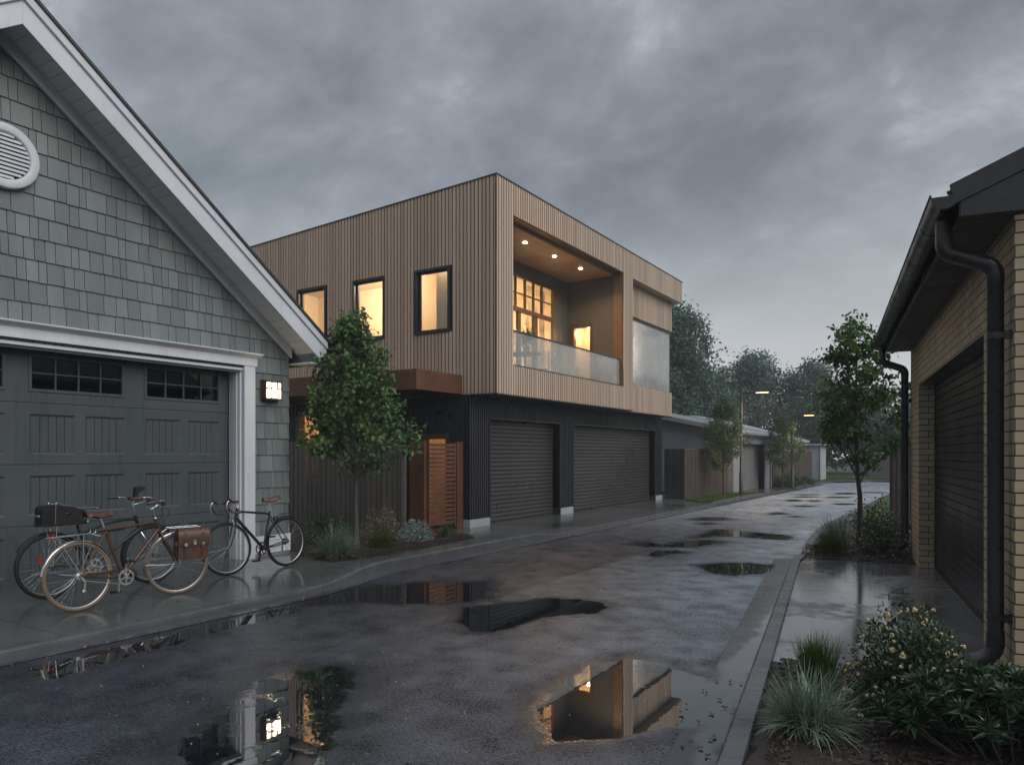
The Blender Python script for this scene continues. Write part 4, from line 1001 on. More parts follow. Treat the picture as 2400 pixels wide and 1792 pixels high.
for yy in (ya - .028, yb):
    mb = MB(); mb.hexa([(-.37, yy, z(-.37) - .075), (3, yy, z(3) - .075), (3, yy + .03, z(3) - .075), (-.37, yy + .03, z(-.37) - .075)], [(-.40, yy, z(-.40) + .075), (3, yy, z(3) + .075), (3, yy + .03, z(3) + .075), (-.40, yy + .03, z(-.40) + .075)])
    mb.build('verge_capping', M_gutter, B, False, bevel=.003)
mb = MB()
for y0, y1 in ((ya - .012, ya + .02), (yb - .02, yb + .012)):
    mb.prism([(-.335, 3.205), (.06, 3.205), (.06, gp(.06) + .06), (1.2, gp(1.2) + .06), (1.2, z(1.2) - .05), (-.335, z(-.335) - .05)], FY, y0, y1)
mb.box(-.345, -.325, ya, yb, 3.20, 3.36)
mb.build('fascia', M_gutter, B, False, bevel=.003)
mb = MB(); y = ya + .02
while y < yb - .02: mb.box(-.325, -.002, y + .004, min(y + .12, yb - .02) - .004, 3.212, 3.225); y += .12
mb.box(-.325, -.0, ya + .02, yb - .02, 3.226, 3.24)
mb.build('soffit', M_eave, B, False)
GX, GZ, GRr = -.435, 3.335, .082
mb = MB(); arc = [(GX + GRr * math.cos(a), GZ + GRr * math.sin(a)) for a in (R(180 + 180 * i / 14) for i in range(15))]
arc = [(GX - GRr, GZ + .012)] + arc; inn = [(GX + (GRr - .004) * math.cos(a), GZ + (GRr - .004) * math.sin(a)) for a in (R(360 - 180 * i / 14) for i in range(15))]
mb.sweep(arc + inn + [(GX - GRr + .004, GZ + .012)], lambda u, v, d: (u, d, v), [ya - .06, yb + .06], True, True)
for y in (ya - .062, yb + .055): mb.prism([(GX + (GRr + .002) * math.cos(R(180 + 15 * i)), GZ + (GRr + .002) * math.sin(R(180 + 15 * i))) for i in range(13)] + [(GX - GRr, GZ + .012)][:0], FY, y, y + .007)
mb.tube([(GX - GRr - .002, ya - .06, GZ + .012), (GX - GRr - .002, yb + .06, GZ + .012)], .008, 8)
for k in range(7):
    y = ya + .62 + k * 1.02; mb.sweep([(GX + (GRr + .004) * math.cos(a), GZ + (GRr + .004) * math.sin(a)) for a in (R(180 + 180 * i / 14) for i in range(15))], lambda u, v, d: (u, d, v), [y, y + .035], True)
mb.build('gutter', M_gutter, B, False)
def downpipe(y, zo, dx=-.24):
    px = -.085; r = .054; pts = []; rr = []
    def arcpts(c, r0, a0, a1, n=9):
        for i in range(n):
            a = R(a0 + (a1 - a0) * i / (n - 1)); pts.append((c[0] + r0 * math.cos(a), y, c[1] + r0 * math.sin(a))); rr.append(r * (1.05 if i % 2 else 1.0))
    gx = -.40
    pts += [(gx, y, 3.27), (gx, y, 3.13)]; rr += [r, r]
    rb = .10; t = 68
    arcpts((gx + rb, 3.10), rb, 180, 180 + t)            # turn towards the wall
    dx_ = (px - gx) - 2 * rb * (1 - math.cos(R(t))); ln = dx_ / math.sin(R(t))
    q = pts[-1]; e = (q[0] + ln * math.sin(R(t)), q[2] - ln * math.cos(R(t)))
    arcpts((px - rb, e[1] - rb * math.sin(R(t))), rb, t, 0)
    pts.append((px, y, pts[-1][2] - .06)); rr.append(r)
    pts.append((px, y, pts[-1][2] - .004)); rr.append(r * .96)
    pts.append((px, y, zo + .26)); rr.append(r * .96)
    pts.append((px, y, zo + .22)); rr.append(r * 1.06)
    c = (px - .14, zo + .17)
    for i in range(9):
        a = R(0 - 72 * i / 8); pts.append((c[0] + .14 * math.cos(a), y, c[1] + .14 * math.sin(a))); rr.append(r * 1.06)
    d = Vector((-math.sin(R(72)), 0, -math.cos(R(72)))); pts.append(tuple(Vector(pts[-1]) + d * .05)); rr.append(r * 1.06)
    mb = MB(); mb.tube(pts, rr, 20, False)
    end = Vector(pts[-1]); mb.tube([end, end - d * .12], [r * 1.0, r * .98], 20, True)
    o = mb.build('downpipe', M_gutter, B, False)
    for zc in (2.42, .47):
        mb = MB(); mb.tube([(px, y, zc - .022), (px, y, zc + .022)], r * 1.04, 20); mb.box(px, .0, y - .055, y - .035, zc - .02, zc + .02); mb.box(-.045, .004, y - .075, y - .03, zc - .03, zc + .03)
        mb.build('pipe_clamp', M_gutter, o, False)
downpipe(.14, .12); downpipe(LB - .03, .10)
# fence beyond the brick garage
FR = thing('ribbed_fence', 'brown ribbed steel fence beyond the far end of the brick garage', 'fence', (-1.45, 17.3, 0), R(-4))
mb = MB(); ps = []
for k in range(60): x = k * .09; ps += [(x, 0), (x + .05, 0), (x + .06, .02), (x + .08, .02)]
mb.sweep(ps, lambda u, v, d: (u, v, d), [.02, 1.78]); mb.build('fence_panel', M_brown, FR, False, uv=False)
mb = MB(); mb.box(-.03, 5.4, -.02, .04, 1.78, 1.82); mb.box(-.05, .0, -.03, .05, 0, 1.82); mb.build('fence_frame', M_cap, FR, False)

# ------------------------------------------------------------------ further down the lane
GG = thing('grey_garage', 'low grey garage with pale metal roof and grey shutter behind a street lamp', 'garage', (-8.2, 29.9, 0))
gx, ga, gb = -8.2, 29.9, 36.2; gz = lambda x: 2.46 + .215 * (gx - x)
mb = MB(); mb.wall(FX, ga, gb, -.02, 2.5, gx - .3, gx, [(ga + 1.25, gb - 1.15, -1, 2.03)])
mb.build('front_wall', M_grey, GG)
mb = MB(); mb.prism([(gx - .3, 0), (-14.5, 0), (-14.5, gz(-14.5)), (gx - .3, gz(gx - .3))], FY, ga + .01, ga + .2); mb.prism([(gx - .3, 0), (-14.5, 0), (-14.5, gz(-14.5)), (gx - .3, gz(gx - .3))], FY, gb - .2, gb - .01); mb.box(-14.5, -14.3, ga + .2, gb - .2, 0, 3.8)
mb.build('side_wall', M_greyd, GG)
mb = MB(); sh = []
for k in range(27): sh += [(gx - .28, .0 + k * .076), (gx - .268, .01 + k * .076), (gx - .268, .066 + k * .076)]
mb.sweep(sh, lambda u, v, d: (u, d, v), [ga + 1.2, gb - 1.1]); sd_ = mb.build('roller_shutter', M_shut, GG, uv=False)
mb = MB(); mb.box(gx - .28, gx + .012, ga + 1.2, ga + 1.25, 0, 2.03); mb.box(gx - .28, gx + .012, gb - 1.15, gb - 1.1, 0, 2.03); mb.box(gx - .28, gx + .012, ga + 1.2, gb - 1.1, 2.032, 2.08); mb.build('door_frame', M_greyd, sd_)
mb = MB(); x2 = -14.8; A = ga - .25; Bq = gb + .25
mb.hexa([(gx + .3, A, gz(gx + .3) + .10), (gx + .3, Bq, gz(gx + .3) + .10), (x2, Bq, gz(x2) + .10), (x2, A, gz(x2) + .10)], [(gx + .3, A, gz(gx + .3) + .15), (gx + .3, Bq, gz(gx + .3) + .15), (x2, Bq, gz(x2) + .15), (x2, A, gz(x2) + .15)])
y = A + .1
while y < Bq: mb.bar((gx + .3, y, gz(gx + .3) + .16), (x2, y, gz(x2) + .16), .03, .02); y += .32
mb.build('roof', M_greyr, GG)
mb = MB()
for y in (A - .02, Bq): mb.hexa([(gx + .3, y, gz(gx + .3) - .03), (gx + .3, y + .02, gz(gx + .3) - .03), (x2, y + .02, gz(x2) - .03), (x2, y, gz(x2) - .03)], [(gx + .3, y, gz(gx + .3) + .145), (gx + .3, y + .02, gz(gx + .3) + .145), (x2, y + .02, gz(x2) + .145), (x2, y, gz(x2) + .145)])
mb.box(gx + .28, gx + .34, A, Bq, gz(gx + .3) - .0, gz(gx + .3) + .10); mb.box(gx, gx + .28, A, Bq, 2.40, 2.415); mb.box(gx + .06, gx + .20, A - .01, Bq, 2.33, 2.40)
mb.build('fascia', M_grey, GG)
mb = MB(); mb.tube([(gx + .06, gb - .12, 2.38), (gx + .06, gb - .12, .03)], .04); mb.build('downpipe', M_greyd, GG)
# fences along the left side
def ribbed(name, label, p, q, h, group=None, pitch=.14, m=None):
    p, q = Vector((*p, 0)), Vector((*q, 0)); L = (q - p).length; a = math.atan2(q.y - p.y, q.x - p.x)
    t = thing(name, label, 'fence', p, a, group); mb = MB(); ps = []; n = int(L / pitch)
    for k in range(n): x = k * L / n; ps += [(x, .02), (x + pitch * .55, .02), (x + pitch * .60, -.03), (x + pitch * .95, -.03)]
    mb.sweep(ps, lambda u, v, d: (u, v, d), [.02, h]); mb.build('fence_panel', m or M_brown, t, False, uv=False)
    mb = MB(); mb.box(0, L, -.025, .025, h, h + .03); mb.box(-.03, .03, -.03, .03, 0, h + .03); mb.box(L - .03, L + .03, -.03, .03, 0, h + .03); mb.build('fence_frame', m or M_brown, t, False); return t
ribbed('ribbed_fence', 'brown ribbed steel fence behind the grass verge and small tree', (-8.5, 24.9), (-8.42, 29.85), 1.76)
ribbed('ribbed_fence', 'pale brown ribbed fence past the grey garage by low bushes', (-8.1, 36.35), (-7.85, 44.6), 1.72)
FG = thing('dark_side_gate', 'narrow black slatted gate between the timber house and ribbed fence', 'gate', (-8.8, 24.86, 0))
mb = MB()
for k in range(3): mb.box(-9.21 + k * .235, -8.99 + k * .235, 24.83, 24.85, .04, 1.77)
mb.build('slat', M_blk, FG)
for z_ in (.3, .95, 1.55): MB().box(-9.22, -8.50, 24.851, 24.87, z_, z_ + .05).build('rail', M_blk, FG)
# a gabled house and a white shed at the end of the left row
HH = thing('gabled_outbuilding', 'low pale outbuilding with a shallow gable behind the far fence', 'outbuilding', (-11, 40, 0))
mb = MB(); mb.prism([(-17.5, 0), (-8.6, 0), (-8.6, 2.35), (-13.0, 3.55), (-17.5, 2.35)], FY, 39.5, 45.5); mb.build('wall', M_grey, HH)
mb = MB()
for s_ in (1, -1):
    X = lambda k: -13.05 + s_ * k
    mb.hexa([(X(0), 39.2, 3.58), (X(4.9), 39.2, 2.25), (X(4.9), 45.8, 2.25), (X(0), 45.8, 3.58)], [(X(0), 39.2, 3.70), (X(4.9), 39.2, 2.37), (X(4.9), 45.8, 2.37), (X(0), 45.8, 3.70)])
mb.build('roof', M_greyr, HH)
WS = thing('white_shed', 'small white rendered shed wall at the bend of the lane', 'shed', (-8, 47, 0))
mb = MB(); mb.box(-12, -7.75, 46.6, 48.9, 0, 2.1); mb.build('wall', M_greyr, WS); mb = MB(); mb.hexa([(-12.2, 46.4, 2.1), (-7.5, 46.4, 2.1), (-7.5, 49.1, 2.1), (-12.2, 49.1, 2.1)], [(-12.2, 46.4, 2.4), (-7.5, 46.4, 2.18), (-7.5, 49.1, 2.18), (-12.2, 49.1, 2.4)]); mb.build('roof', M_greyr, WS)
mb = MB(); mb.box(-7.752, -7.70, 46.55, 46.66, 0, 2.1); mb.build('downpipe', M_greyd, WS)
ribbed('picket_fence', 'grey paling fence across the bend at the end of the lane', (-6.5, 51.5), (16, 52.5), 1.5, pitch=.14, m=M_shut)

def street_lamp(loc, h, label, power, arm=1.0):
    t = thing('street_lamp', label, 'street lamp', loc, 0, 'street lamps along the lane')
    mb = MB(); mb.tube([(0, 0, 0), (0, 0, .9), (0, 0, .92), (0, 0, h)], [.075, .072, .055, .05], 14); mb.lathe([(.0, h), (.052, h), (.05, h + .03), (0, h + .035)], lambda x, y, z_: (x, y, z_), 14); mb.build('pole', M_pole, t, False)
    mb = MB(); mb.tube([(0, 0, h - .17), (arm * .55, 0, h - .15)], .028, 10); mb.build('arm', M_pole, t, False)
    mb = MB(); prof = [(arm * .45, .045), (arm * .6, .10), (arm * .85, .11), (arm * 1.03, .06)]
    top = h - .13
    mb.hexa([(arm * .45, -.045, top - .04), (arm * 1.05, -.075, top - .035), (arm * 1.05, .075, top - .035), (arm * .45, .045, top - .04)], [(arm * .48, -.03, top), (arm * 1.0, -.045, top - .005), (arm * 1.0, .045, top - .005), (arm * .48, .03, top)])
    hd = mb.build('lamp_head', M_pole, t, False, bevel=.006)
    mb = MB(); mb.box(arm * .56, arm * 1.0, -.055, .055, top - .058, top - .041); mb.build('diffuser', M_led, hd, False)
    d = bpy.data.lights.new('street_lamp_bulb', 'SPOT'); d.energy = power; d.color = (1., .66, .34); d.shadow_soft_size = .08; d.spot_size = R(150); d.spot_blend = .7
    o = bpy.data.objects.new('street_lamp_bulb', d); COL.objects.link(o); o.parent = t; o.location = (arm * .78, 0, top - .08)
    return t
street_lamp((-7.55, 28.6, 0), 4.08, 'dark street lamp with warm glowing head in front of the grey garage shutter', 200)
street_lamp((-6.93, 34.85, 0), 3.48, 'farther street lamp beside low bushes and a slim tree', 70, .9)

# ------------------------------------------------------------------ plants
def leaves_mesh(P, Dr, L, Wd, fold=.25, rs=None, lobed=False):
    """P: leaf base points, Dr: direction of each leaf, L: lengths. Two folded faces per leaf (pointed), built in one go"""
    n = len(P); Dr = Dr / (np.linalg.norm(Dr, axis=1, keepdims=True) + 1e-9)
    up = rng.normal(0, .55, (n, 3)) + np.array([0, 0, 1.]); sd = np.cross(Dr, up); sd /= (np.linalg.norm(sd, axis=1, keepdims=True) + 1e-9); nm = np.cross(sd, Dr)
    L = L[:, None]; W_ = L * Wd
    b = P; t = P + Dr * L - nm * L * .12
    if lobed:
        l1 = P + Dr * L * .30 - sd * W_ * .62 + nm * L * fold * .5; r1 = P + Dr * L * .30 + sd * W_ * .62 + nm * L * fold * .5
        l2 = P + Dr * L * .52 - sd * W_ * .28; r2 = P + Dr * L * .52 + sd * W_ * .28; l3 = P + Dr * L * .66 - sd * W_ * .5; r3 = P + Dr * L * .66 + sd * W_ * .5
        V = np.stack([b, l1, l2, l3, t, r3, r2, r1], 1).reshape(-1, 3); k = 8
        F = [(0, 2, 1), (0, 4, 2), (2, 4, 3), (0, 6, 4), (6, 5, 4), (0, 7, 6)]
    else:
        l1 = P + Dr * L * .38 - sd * W_ * .5 + nm * L * fold * .45; r1 = P + Dr * L * .38 + sd * W_ * .5 + nm * L * fold * .45
        V = np.stack([b, l1, t, r1], 1).reshape(-1, 3); k = 4; F = [(0, 2, 1), (0, 3, 2)]
    F = np.concatenate([np.arange(n)[:, None] * k + np.array(f)[None, :] for f in F], 0)
    return V, F
def raw_mesh(name, V, F, m, parent=None):
    me = bpy.data.meshes.new(name); nv, nf = len(V), len(F); k = F.shape[1]
    me.vertices.add(nv); me.vertices.foreach_set('co', np.asarray(V, dtype=np.float32).ravel())
    me.loops.add(nf * k); me.loops.foreach_set('vertex_index', F.astype(np.int32).ravel())
    me.polygons.add(nf); me.polygons.foreach_set('loop_start', np.arange(0, nf * k, k, dtype=np.int32)); me.polygons.foreach_set('loop_total', np.full(nf, k, dtype=np.int32))
    me.update(calc_edges=True); me.validate(); me.materials.append(m)
    o = bpy.data.objects.new(name, me); COL.objects.link(o)
    if parent is not None: o.parent = parent
    return o
def tree(name, label, loc, H_, z0, prof, nleaf, leaf, m, bark, seed, r0, group=None, nlimb=18, sub=5, spread=.13, wd=.6, lobed=False, droop=-.25, lean=0.):
    """prof: [(t, radius)] crown radius over relative crown height; leaves sit in sprays round the ends of real branches"""
    rs = random.Random(seed); t = thing(name, label, 'tree', loc, rs.uniform(0, 6.28), group)
    rad = lambda z: float(np.interp((z - z0) / (H_ - z0), [p[0] for p in prof], [p[1] for p in prof]))
    trunk = [Vector((0, 0, -.03))]; n = 9; off = Vector((0, 0, 0))
    for i in range(1, n + 1):
        off = off + Vector((rs.gauss(0, 1), rs.gauss(0, 1), 0)) * r0 * .22; trunk.append(Vector((off.x + lean * i / n, off.y, H_ * .93 * i / n)))
    at = lambda z: Vector([np.interp(z, [p.z for p in trunk], [p[k] for p in trunk]) for k in range(2)] + [z])
    mb = MB(); mb.tube(trunk, [r0 * (1.35 if i == 0 else 1.) * (1 - .86 * i / n) for i in range(n + 1)], 10)
    tips = []
    for k in range(nlimb):
        u = (k + rs.random() * .8) / nlimb; zb = z0 * .82 + (H_ * .86 - z0 * .82) * u ** 1.05; a = k * 2.4 + rs.uniform(-.5, .5)
        b = at(zb); zt = zb + (.10 + .20 * (1 - u)) * (H_ - z0) * rs.uniform(.7, 1.4); zt = min(zt, H_ * .985); rt = rad(min(max(zt, z0), H_)) * rs.uniform(.62, 1.06)
        tip = Vector((math.cos(a) * rt, math.sin(a) * rt, zt)) + Vector((b.x, b.y, 0)); mid = b.lerp(tip, .5) + Vector((0, 0, -.06 * rt)) + Vector((rs.gauss(0, .03), rs.gauss(0, .03), 0))
        rl = r0 * .34 * (1 - .6 * u); mb.tube([b, mid, tip], [rl, rl * .62, rl * .2], 6)
        for q in range(sub):
            f = rs.uniform(.3, 1.); p = b.lerp(mid, f * 2) if f < .5 else mid.lerp(tip, f * 2 - 1)
            dv = Vector((rs.gauss(0, 1), rs.gauss(0, 1), rs.gauss(.35, .6))).normalized() * (.16 + .34 * rad(min(max(p.z, z0), H_))) * rs.uniform(.5, 1.1); e_ = p + dv
            rr_ = math.hypot(e_.x, e_.y); mr = rad(min(max(e_.z, z0), H_)) * 1.04
            if rr_ > mr: e_.x *= mr / rr_; e_.y *= mr / rr_
            mb.tube([p, p.lerp(e_, .5) + Vector((0, 0, .02)), e_], [rl * .3, rl * .2, rl * .08], 5); tips.append((p, e_))
        tips.append((mid, tip))
    for q in range(max(3, nlimb // 5)):
        p = at(H_ * rs.uniform(.75, .9)); tips.append((p, Vector((p.x + rs.gauss(0, .08), p.y + rs.gauss(0, .08), H_ * rs.uniform(.93, 1.0)))))
    mb.build('trunk', bark, t, False, uv=False)
    w_ = np.array([rs.uniform(.25, 1.6) for _ in tips]); w_ /= w_.sum(); idx = np.random.default_rng(seed).choice(len(tips), nleaf, p=w_)
    A = np.array([list(p) for p, e_ in tips])[idx]; E_ = np.array([list(e_) for p, e_ in tips])[idx]
    f = rng.beta(2.2, 1.1, nleaf)[:, None]; P_ = A + (E_ - A) * (f * 1.08) + rng.normal(0, spread, (nleaf, 3)) * np.array([1, 1, .8])
    Dr = (P_ - A) * .5 / (np.linalg.norm(P_ - A, axis=1, keepdims=True) + .05) + rng.normal(0, .75, (nleaf, 3)) + np.array([0, 0, droop]); 
    V, F = leaves_mesh(P_, Dr, rng.uniform(.65, 1.25, nleaf) * leaf, wd, lobed=lobed)
    raw_mesh('crown', V, F, m, t); return t
tree('maple_tree', 'leafy maple with slender grey trunk in the bed by the dark board fence', (-8.68, 9.03, .03), 3.92, 1.12, [(0, .5), (.12, .80), (.35, .98), (.6, .76), (.8, .48), (1, .10)], 7600, .080, L_map, M_bark, 21, .048, nlimb=26, sub=5, spread=.08, wd=.72, lobed=True, droop=-.35)
tree('lane_tree', 'young glossy leaved tree with forked branches beside the brick garage', (-1.66, 13.85, .03), 3.98, 1.15, [(0, .50), (.15, .74), (.4, .80), (.65, .62), (.85, .38), (1, .12)], 4000, .10, L_oval, M_dkbark, 8, .05, nlimb=20, sub=4, spread=.075, wd=.62, droop=-.45)
tree('verge_tree', 'slim oval tree on the grass verge in front of the ribbed fence', (-7.72, 26.9, .02), 3.72, .98, [(0, .25), (.15, .66), (.4, .92), (.65, .72), (.85, .42), (1, .10)], 11000, .064, L_pear, M_dkbark, 5, .036, 'slim street trees', nlimb=22, sub=5, spread=.08, wd=.7)
tree('verge_tree', 'slim oval tree next to the farther street lamp', (-7.35, 34.9, .02), 3.35, .85, [(0, .3), (.15, .7), (.4, .9), (.65, .7), (.85, .42), (1, .10)], 10000, .066, L_pear, M_dkbark, 9, .034, 'slim street trees', nlimb=22, sub=5, spread=.08, wd=.7)
# tall background trees fading in the wet air
BIG = [(0, .55), (.2, .95), (.45, 1.0), (.7, .72), (.9, .4), (1, .12)]
def big(label, loc, H_, rmax, n, seed, z0=None, leaf=.22):
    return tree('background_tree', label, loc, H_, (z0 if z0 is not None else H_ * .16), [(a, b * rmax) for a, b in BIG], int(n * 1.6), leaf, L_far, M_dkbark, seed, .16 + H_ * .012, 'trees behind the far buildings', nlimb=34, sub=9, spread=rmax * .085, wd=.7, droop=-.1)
big('tallest dark tree rising just beyond the end of the timber house', (-15.6, 43.0, 0), 10.9, 3.7, 11000, 31)
big('bushy lower tree directly behind the pale roof of the grey garage', (-15.4, 47.5, 0), 7.4, 3.9, 9000, 32)
big('broad tree behind the nearer street lamp head', (-15.4, 60.5, 0), 9.8, 4.6, 11000, 33)
big('rounded tree to the right of the nearer street lamp, above the gabled outbuilding', (-11.4, 62.5, 0), 8.9, 4.3, 10000, 34)
big('hazy lower tree above the farther street lamp', (-7.6, 65, 0), 7.2, 4.2, 9000, 35)
big('hazy tree half hidden behind the young lane tree', (-2.5, 61, 0), 6.6, 4.2, 8000, 36)
big('tree seen between the lane tree and the far downpipe', (3.6, 54, 0), 7.6, 3.4, 8000, 37)
big('distant tree beyond the end of the brick garage', (9.5, 56, 0), 8.2, 4.0, 7000, 38)
V_, F_ = [], []
nb = 26000; X = rng.uniform(-45, 50, nb); Y = 72 + rng.normal(0, 2, nb) + np.abs(X) * .05; hmax = 4.6 + 1.1 * np.sin(X * .45) + .7 * np.sin(X * 1.3 + 1); Z = hmax * rng.beta(1.6, 1.1, nb)
V, F = leaves_mesh(np.stack([X, Y, Z], 1), rng.normal(0, 1, (nb, 3)), rng.uniform(.4, .8, nb), .7)
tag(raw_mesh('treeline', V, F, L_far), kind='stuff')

def tuft(name, label, loc, n, h, spread_, wd, m, seed, curl=.6, cat='ornamental grass'):
    rs = random.Random(seed); t_ = tag(None, None) if False else None
    v = []; f = []; K = 6
    for i in range(n):
        a = rs.uniform(0, 6.283); tilt = spread_ * (rs.random() ** .75); tilt = min(tilt, 1.35); l = h * rs.uniform(.65, 1.12); cb = rs.uniform(.3, 1.) * curl * (.4 + tilt)
        bx, by = rs.gauss(0, .13 * h), rs.gauss(0, .13 * h); ca_, sa_ = math.cos(a), math.sin(a); p = Vector((bx, by, 0)); th = tilt; o = len(v); w0 = wd * rs.uniform(.7, 1.2)
        for k in range(K):
            u = k / (K - 1); w_ = w0 * (1 - u ** 1.6) + .0004
            v += [(p.x - sa_ * w_, p.y + ca_ * w_, p.z), (p.x + sa_ * w_, p.y - ca_ * w_, p.z)]
            st = l / (K - 1); p = p + Vector((math.sin(th) * ca_, math.sin(th) * sa_, max(math.cos(th), -.55))) * st; th += cb / (K - 1) * 1.6
        f += [(o + 2 * k, o + 2 * k + 1, o + 2 * k + 3, o + 2 * k + 2) for k in range(K - 1)]
        v = v
    v = [(x, y, max(z, -.01)) for x, y, z in v]
    o = raw_mesh(name, np.array(v), np.array(f), m); o.location = loc
    return tag(o, label, cat)
def shrub(name, label, loc, rx, h, n, leaf, m, seed, wd=.55, lump=.3, blossoms=0, bm=None, bsize=.018, cat='shrub', up=.35, shell=.5, group=None):
    rs = random.Random(seed); t = thing(name, label, cat, loc, 0, group); r2_ = np.random.default_rng(seed)
    d = r2_.normal(0, 1, (n, 3)); d[:, 2] = np.abs(d[:, 2]) * 1.0 - .15; d /= np.linalg.norm(d, axis=1, keepdims=True)
    az = np.arctan2(d[:, 1], d[:, 0]); ph = [rs.uniform(0, 6.28) for _ in range(6)]
    lumpf = 1 + lump * (.5 * np.sin(3 * az + ph[0] + 2 * d[:, 2]) + .35 * np.sin(5 * az + ph[1] - 5 * d[:, 2]) + .3 * np.sin(9 * az + ph[2] + 7 * d[:, 2]) + .25 * np.sin(11 * d[:, 2] + ph[3]))
    rr_ = (r2_.random(n) ** shell) * lumpf; P_ = d * rr_[:, None] * np.array([rx, rx, h * .9]); P_[:, 2] = np.maximum(P_[:, 2] + h * .08, .01 + r2_.random(n) * .02)
    Dr = d * .8 + r2_.normal(0, .55, (n, 3)) + np.array([0, 0, up]); V, F = leaves_mesh(P_, Dr, r2_.uniform(.6, 1.3, n) * leaf, wd)
    raw_mesh('foliage', V, F, m, t)
    mb = MB()
    for k in range(14):
        a = rs.uniform(0, 6.28); e_ = Vector((math.cos(a) * rx * rs.uniform(.2, .8), math.sin(a) * rx * rs.uniform(.2, .8), h * rs.uniform(.4, .85))); mb.tube([(0, 0, -.02), e_ * .5 + Vector((0, 0, .03)), e_], [.008, .005, .002], 5)
    mb.build('stem', M_dkbark, t, False, uv=False)
    if blossoms:
        mb = MB(); k = 0
        outer = np.argsort(-rr_ / lumpf)[:n // 4]; pick = r2_.choice(outer, blossoms, replace=False)
        for i in pick:
            p = P_[i] + d[i] * leaf * .7; s_ = bsize * rs.uniform(.6, 1.25)
            if bsize > .012:
                for q in range(13):
                    dd = Vector((rs.gauss(0, 1), rs.gauss(0, 1), rs.gauss(.4, 1))).normalized() * s_ * .75; mb.ball((p[0] + dd.x, p[1] + dd.y, p[2] + dd.z), s_ * .40, 6)
            else: mb.ball(p, s_, 6)
        mb.build('blossoms', bm or M_flow, t, False, uv=False)
    return t
# bed by the board fence
shrub('dark_shrub', 'dark green shrub between the shingled garage and the maple', (-9.45, 9.15, .02), .42, .60, 2600, .045, L_dark, 1)
tuft('grass_tuft', 'spiky blue green grass tuft nearest the pavement left of the maple trunk', (-8.30, 8.22, .02), 700, .52, 1.25, .0050, L_blue, 2, .45)
shrub('cream_shrub', 'speckled cream edged shrub to the right of the maple trunk', (-8.98, 10.0, .02), .36, .66, 2600, .035, L_crm, 3, lump=.22)
shrub('round_shrub', 'small olive green cushion shrub in front of the speckled shrub', (-8.46, 9.42, .02), .23, .33, 3600, .032, L_oliv, 4, .25, .1)
shrub('silver_shrub', 'low silver leaved mound beside the rusted steel panel', (-8.58, 10.42, .02), .33, .40, 3200, .028, L_sil, 5, .6, .14)
tuft('grass_tuft', 'small upright green tuft in front of the slatted gate', (-8.40, 11.10, .02), 260, .27, .55, .004, L_grn, 6, .25)
# bed at the far end of the brick garage
shrub('dark_shrub', 'dark bushy shrub behind the lane tree trunk', (-1.55, 15.1, .02), .50, .70, 2600, .05, L_dark, 11)
tuft('grass_tuft', 'blue grey grass clump left of the lane tree trunk', (-1.98, 13.55, .02), 560, .56, .95, .0045, L_blue, 12, .5)
shrub('round_shrub', 'mossy olive cushion shrub at the corner of the driveway bed', (-1.92, 12.50, .02), .24, .34, 3800, .034, L_oliv, 13, .22, .1)
shrub('flowering_shrub', 'dark shrub dotted with tiny cream flowers beside the far downpipe', (-1.22, 12.95, .02), .44, .60, 3000, .04, L_small, 14, blossoms=95, bsize=.011)
# bed in the near corner
tuft('grass_tuft', 'bright green upright grass tuft at the near driveway edge', (-.93, 5.45, .02), 520, .34, .5, .0034, L_grn, 15, .3)
tuft('grass_tuft', 'large arching blue grey grass clump beside the near kerb', (-.80, 4.47, .02), 760, .39, 1.15, .0040, L_blue, 16, .75)
shrub('flowering_shrub', 'evergreen shrub covered in pale yellow flower heads near the downpipe foot', (-.33, 5.12, .02), .345, .66, 6500, .034, L_small, 17, blossoms=150, bsize=.0140, lump=.14)
def rosettes(name, label, loc, items, m, cat='shrub'):
    """long leaved shrub: shoots ending in whorls of lance shaped leaves"""
    t = thing(name, label, cat, loc); Ps = []; Ds = []; Ls = []; mb = MB()
    for x, y, h in items:
        e_ = Vector((x, y, h)); mb.tube([(x * .5, y * .5, -.02), (x * .8, y * .8, h * .5), e_], [.008, .006, .003], 5)
        ax_ = Vector((x * .5 + random.gauss(0, .12), y * .5 + random.gauss(0, .12), .6)).normalized()
        for lev in range(4):
            for k in range(6):
                a = k * 1.047 + lev * .6 + random.uniform(-.2, .2); el = .15 + .28 * lev; u = ax_.orthogonal().normalized(); w_ = ax_.cross(u)
                d = (u * math.cos(a) + w_ * math.sin(a)) * math.cos(el) + ax_ * math.sin(el); Ps.append(e_ - ax_ * (.05 - .015 * lev)); Ds.append(d); Ls.append(random.uniform(.085, .135) * (1 - .14 * lev))
        for lev in range(5):
            p = e_ * (1 - .12 * (lev + 1)) ; 
            for k in range(3):
                a = random.uniform(0, 6.28); Ps.append(p); Ds.append(Vector((math.cos(a), math.sin(a), .25))); Ls.append(random.uniform(.08, .12))
    V, F = leaves_mesh(np.array([list(p) for p in Ps]), np.array([list(d) for d in Ds]), np.array(Ls), .26, .2); raw_mesh('foliage', V, F, m, t); mb.build('stem', M_dkbark, t, False, uv=False); return t
it = []
for k in range(92):
    a = random.uniform(0, 6.28); r = math.sqrt(random.random()) * .62; it.append((r * math.cos(a) * 1.1, r * math.sin(a) * .85, .36 * (1 - (r / .80) ** 2) + random.uniform(.02, .10)))
rosettes('laurel_shrub', 'dark shrub with long lance leaves in the near right corner', (.22, 4.66, .02), it, L_laur)
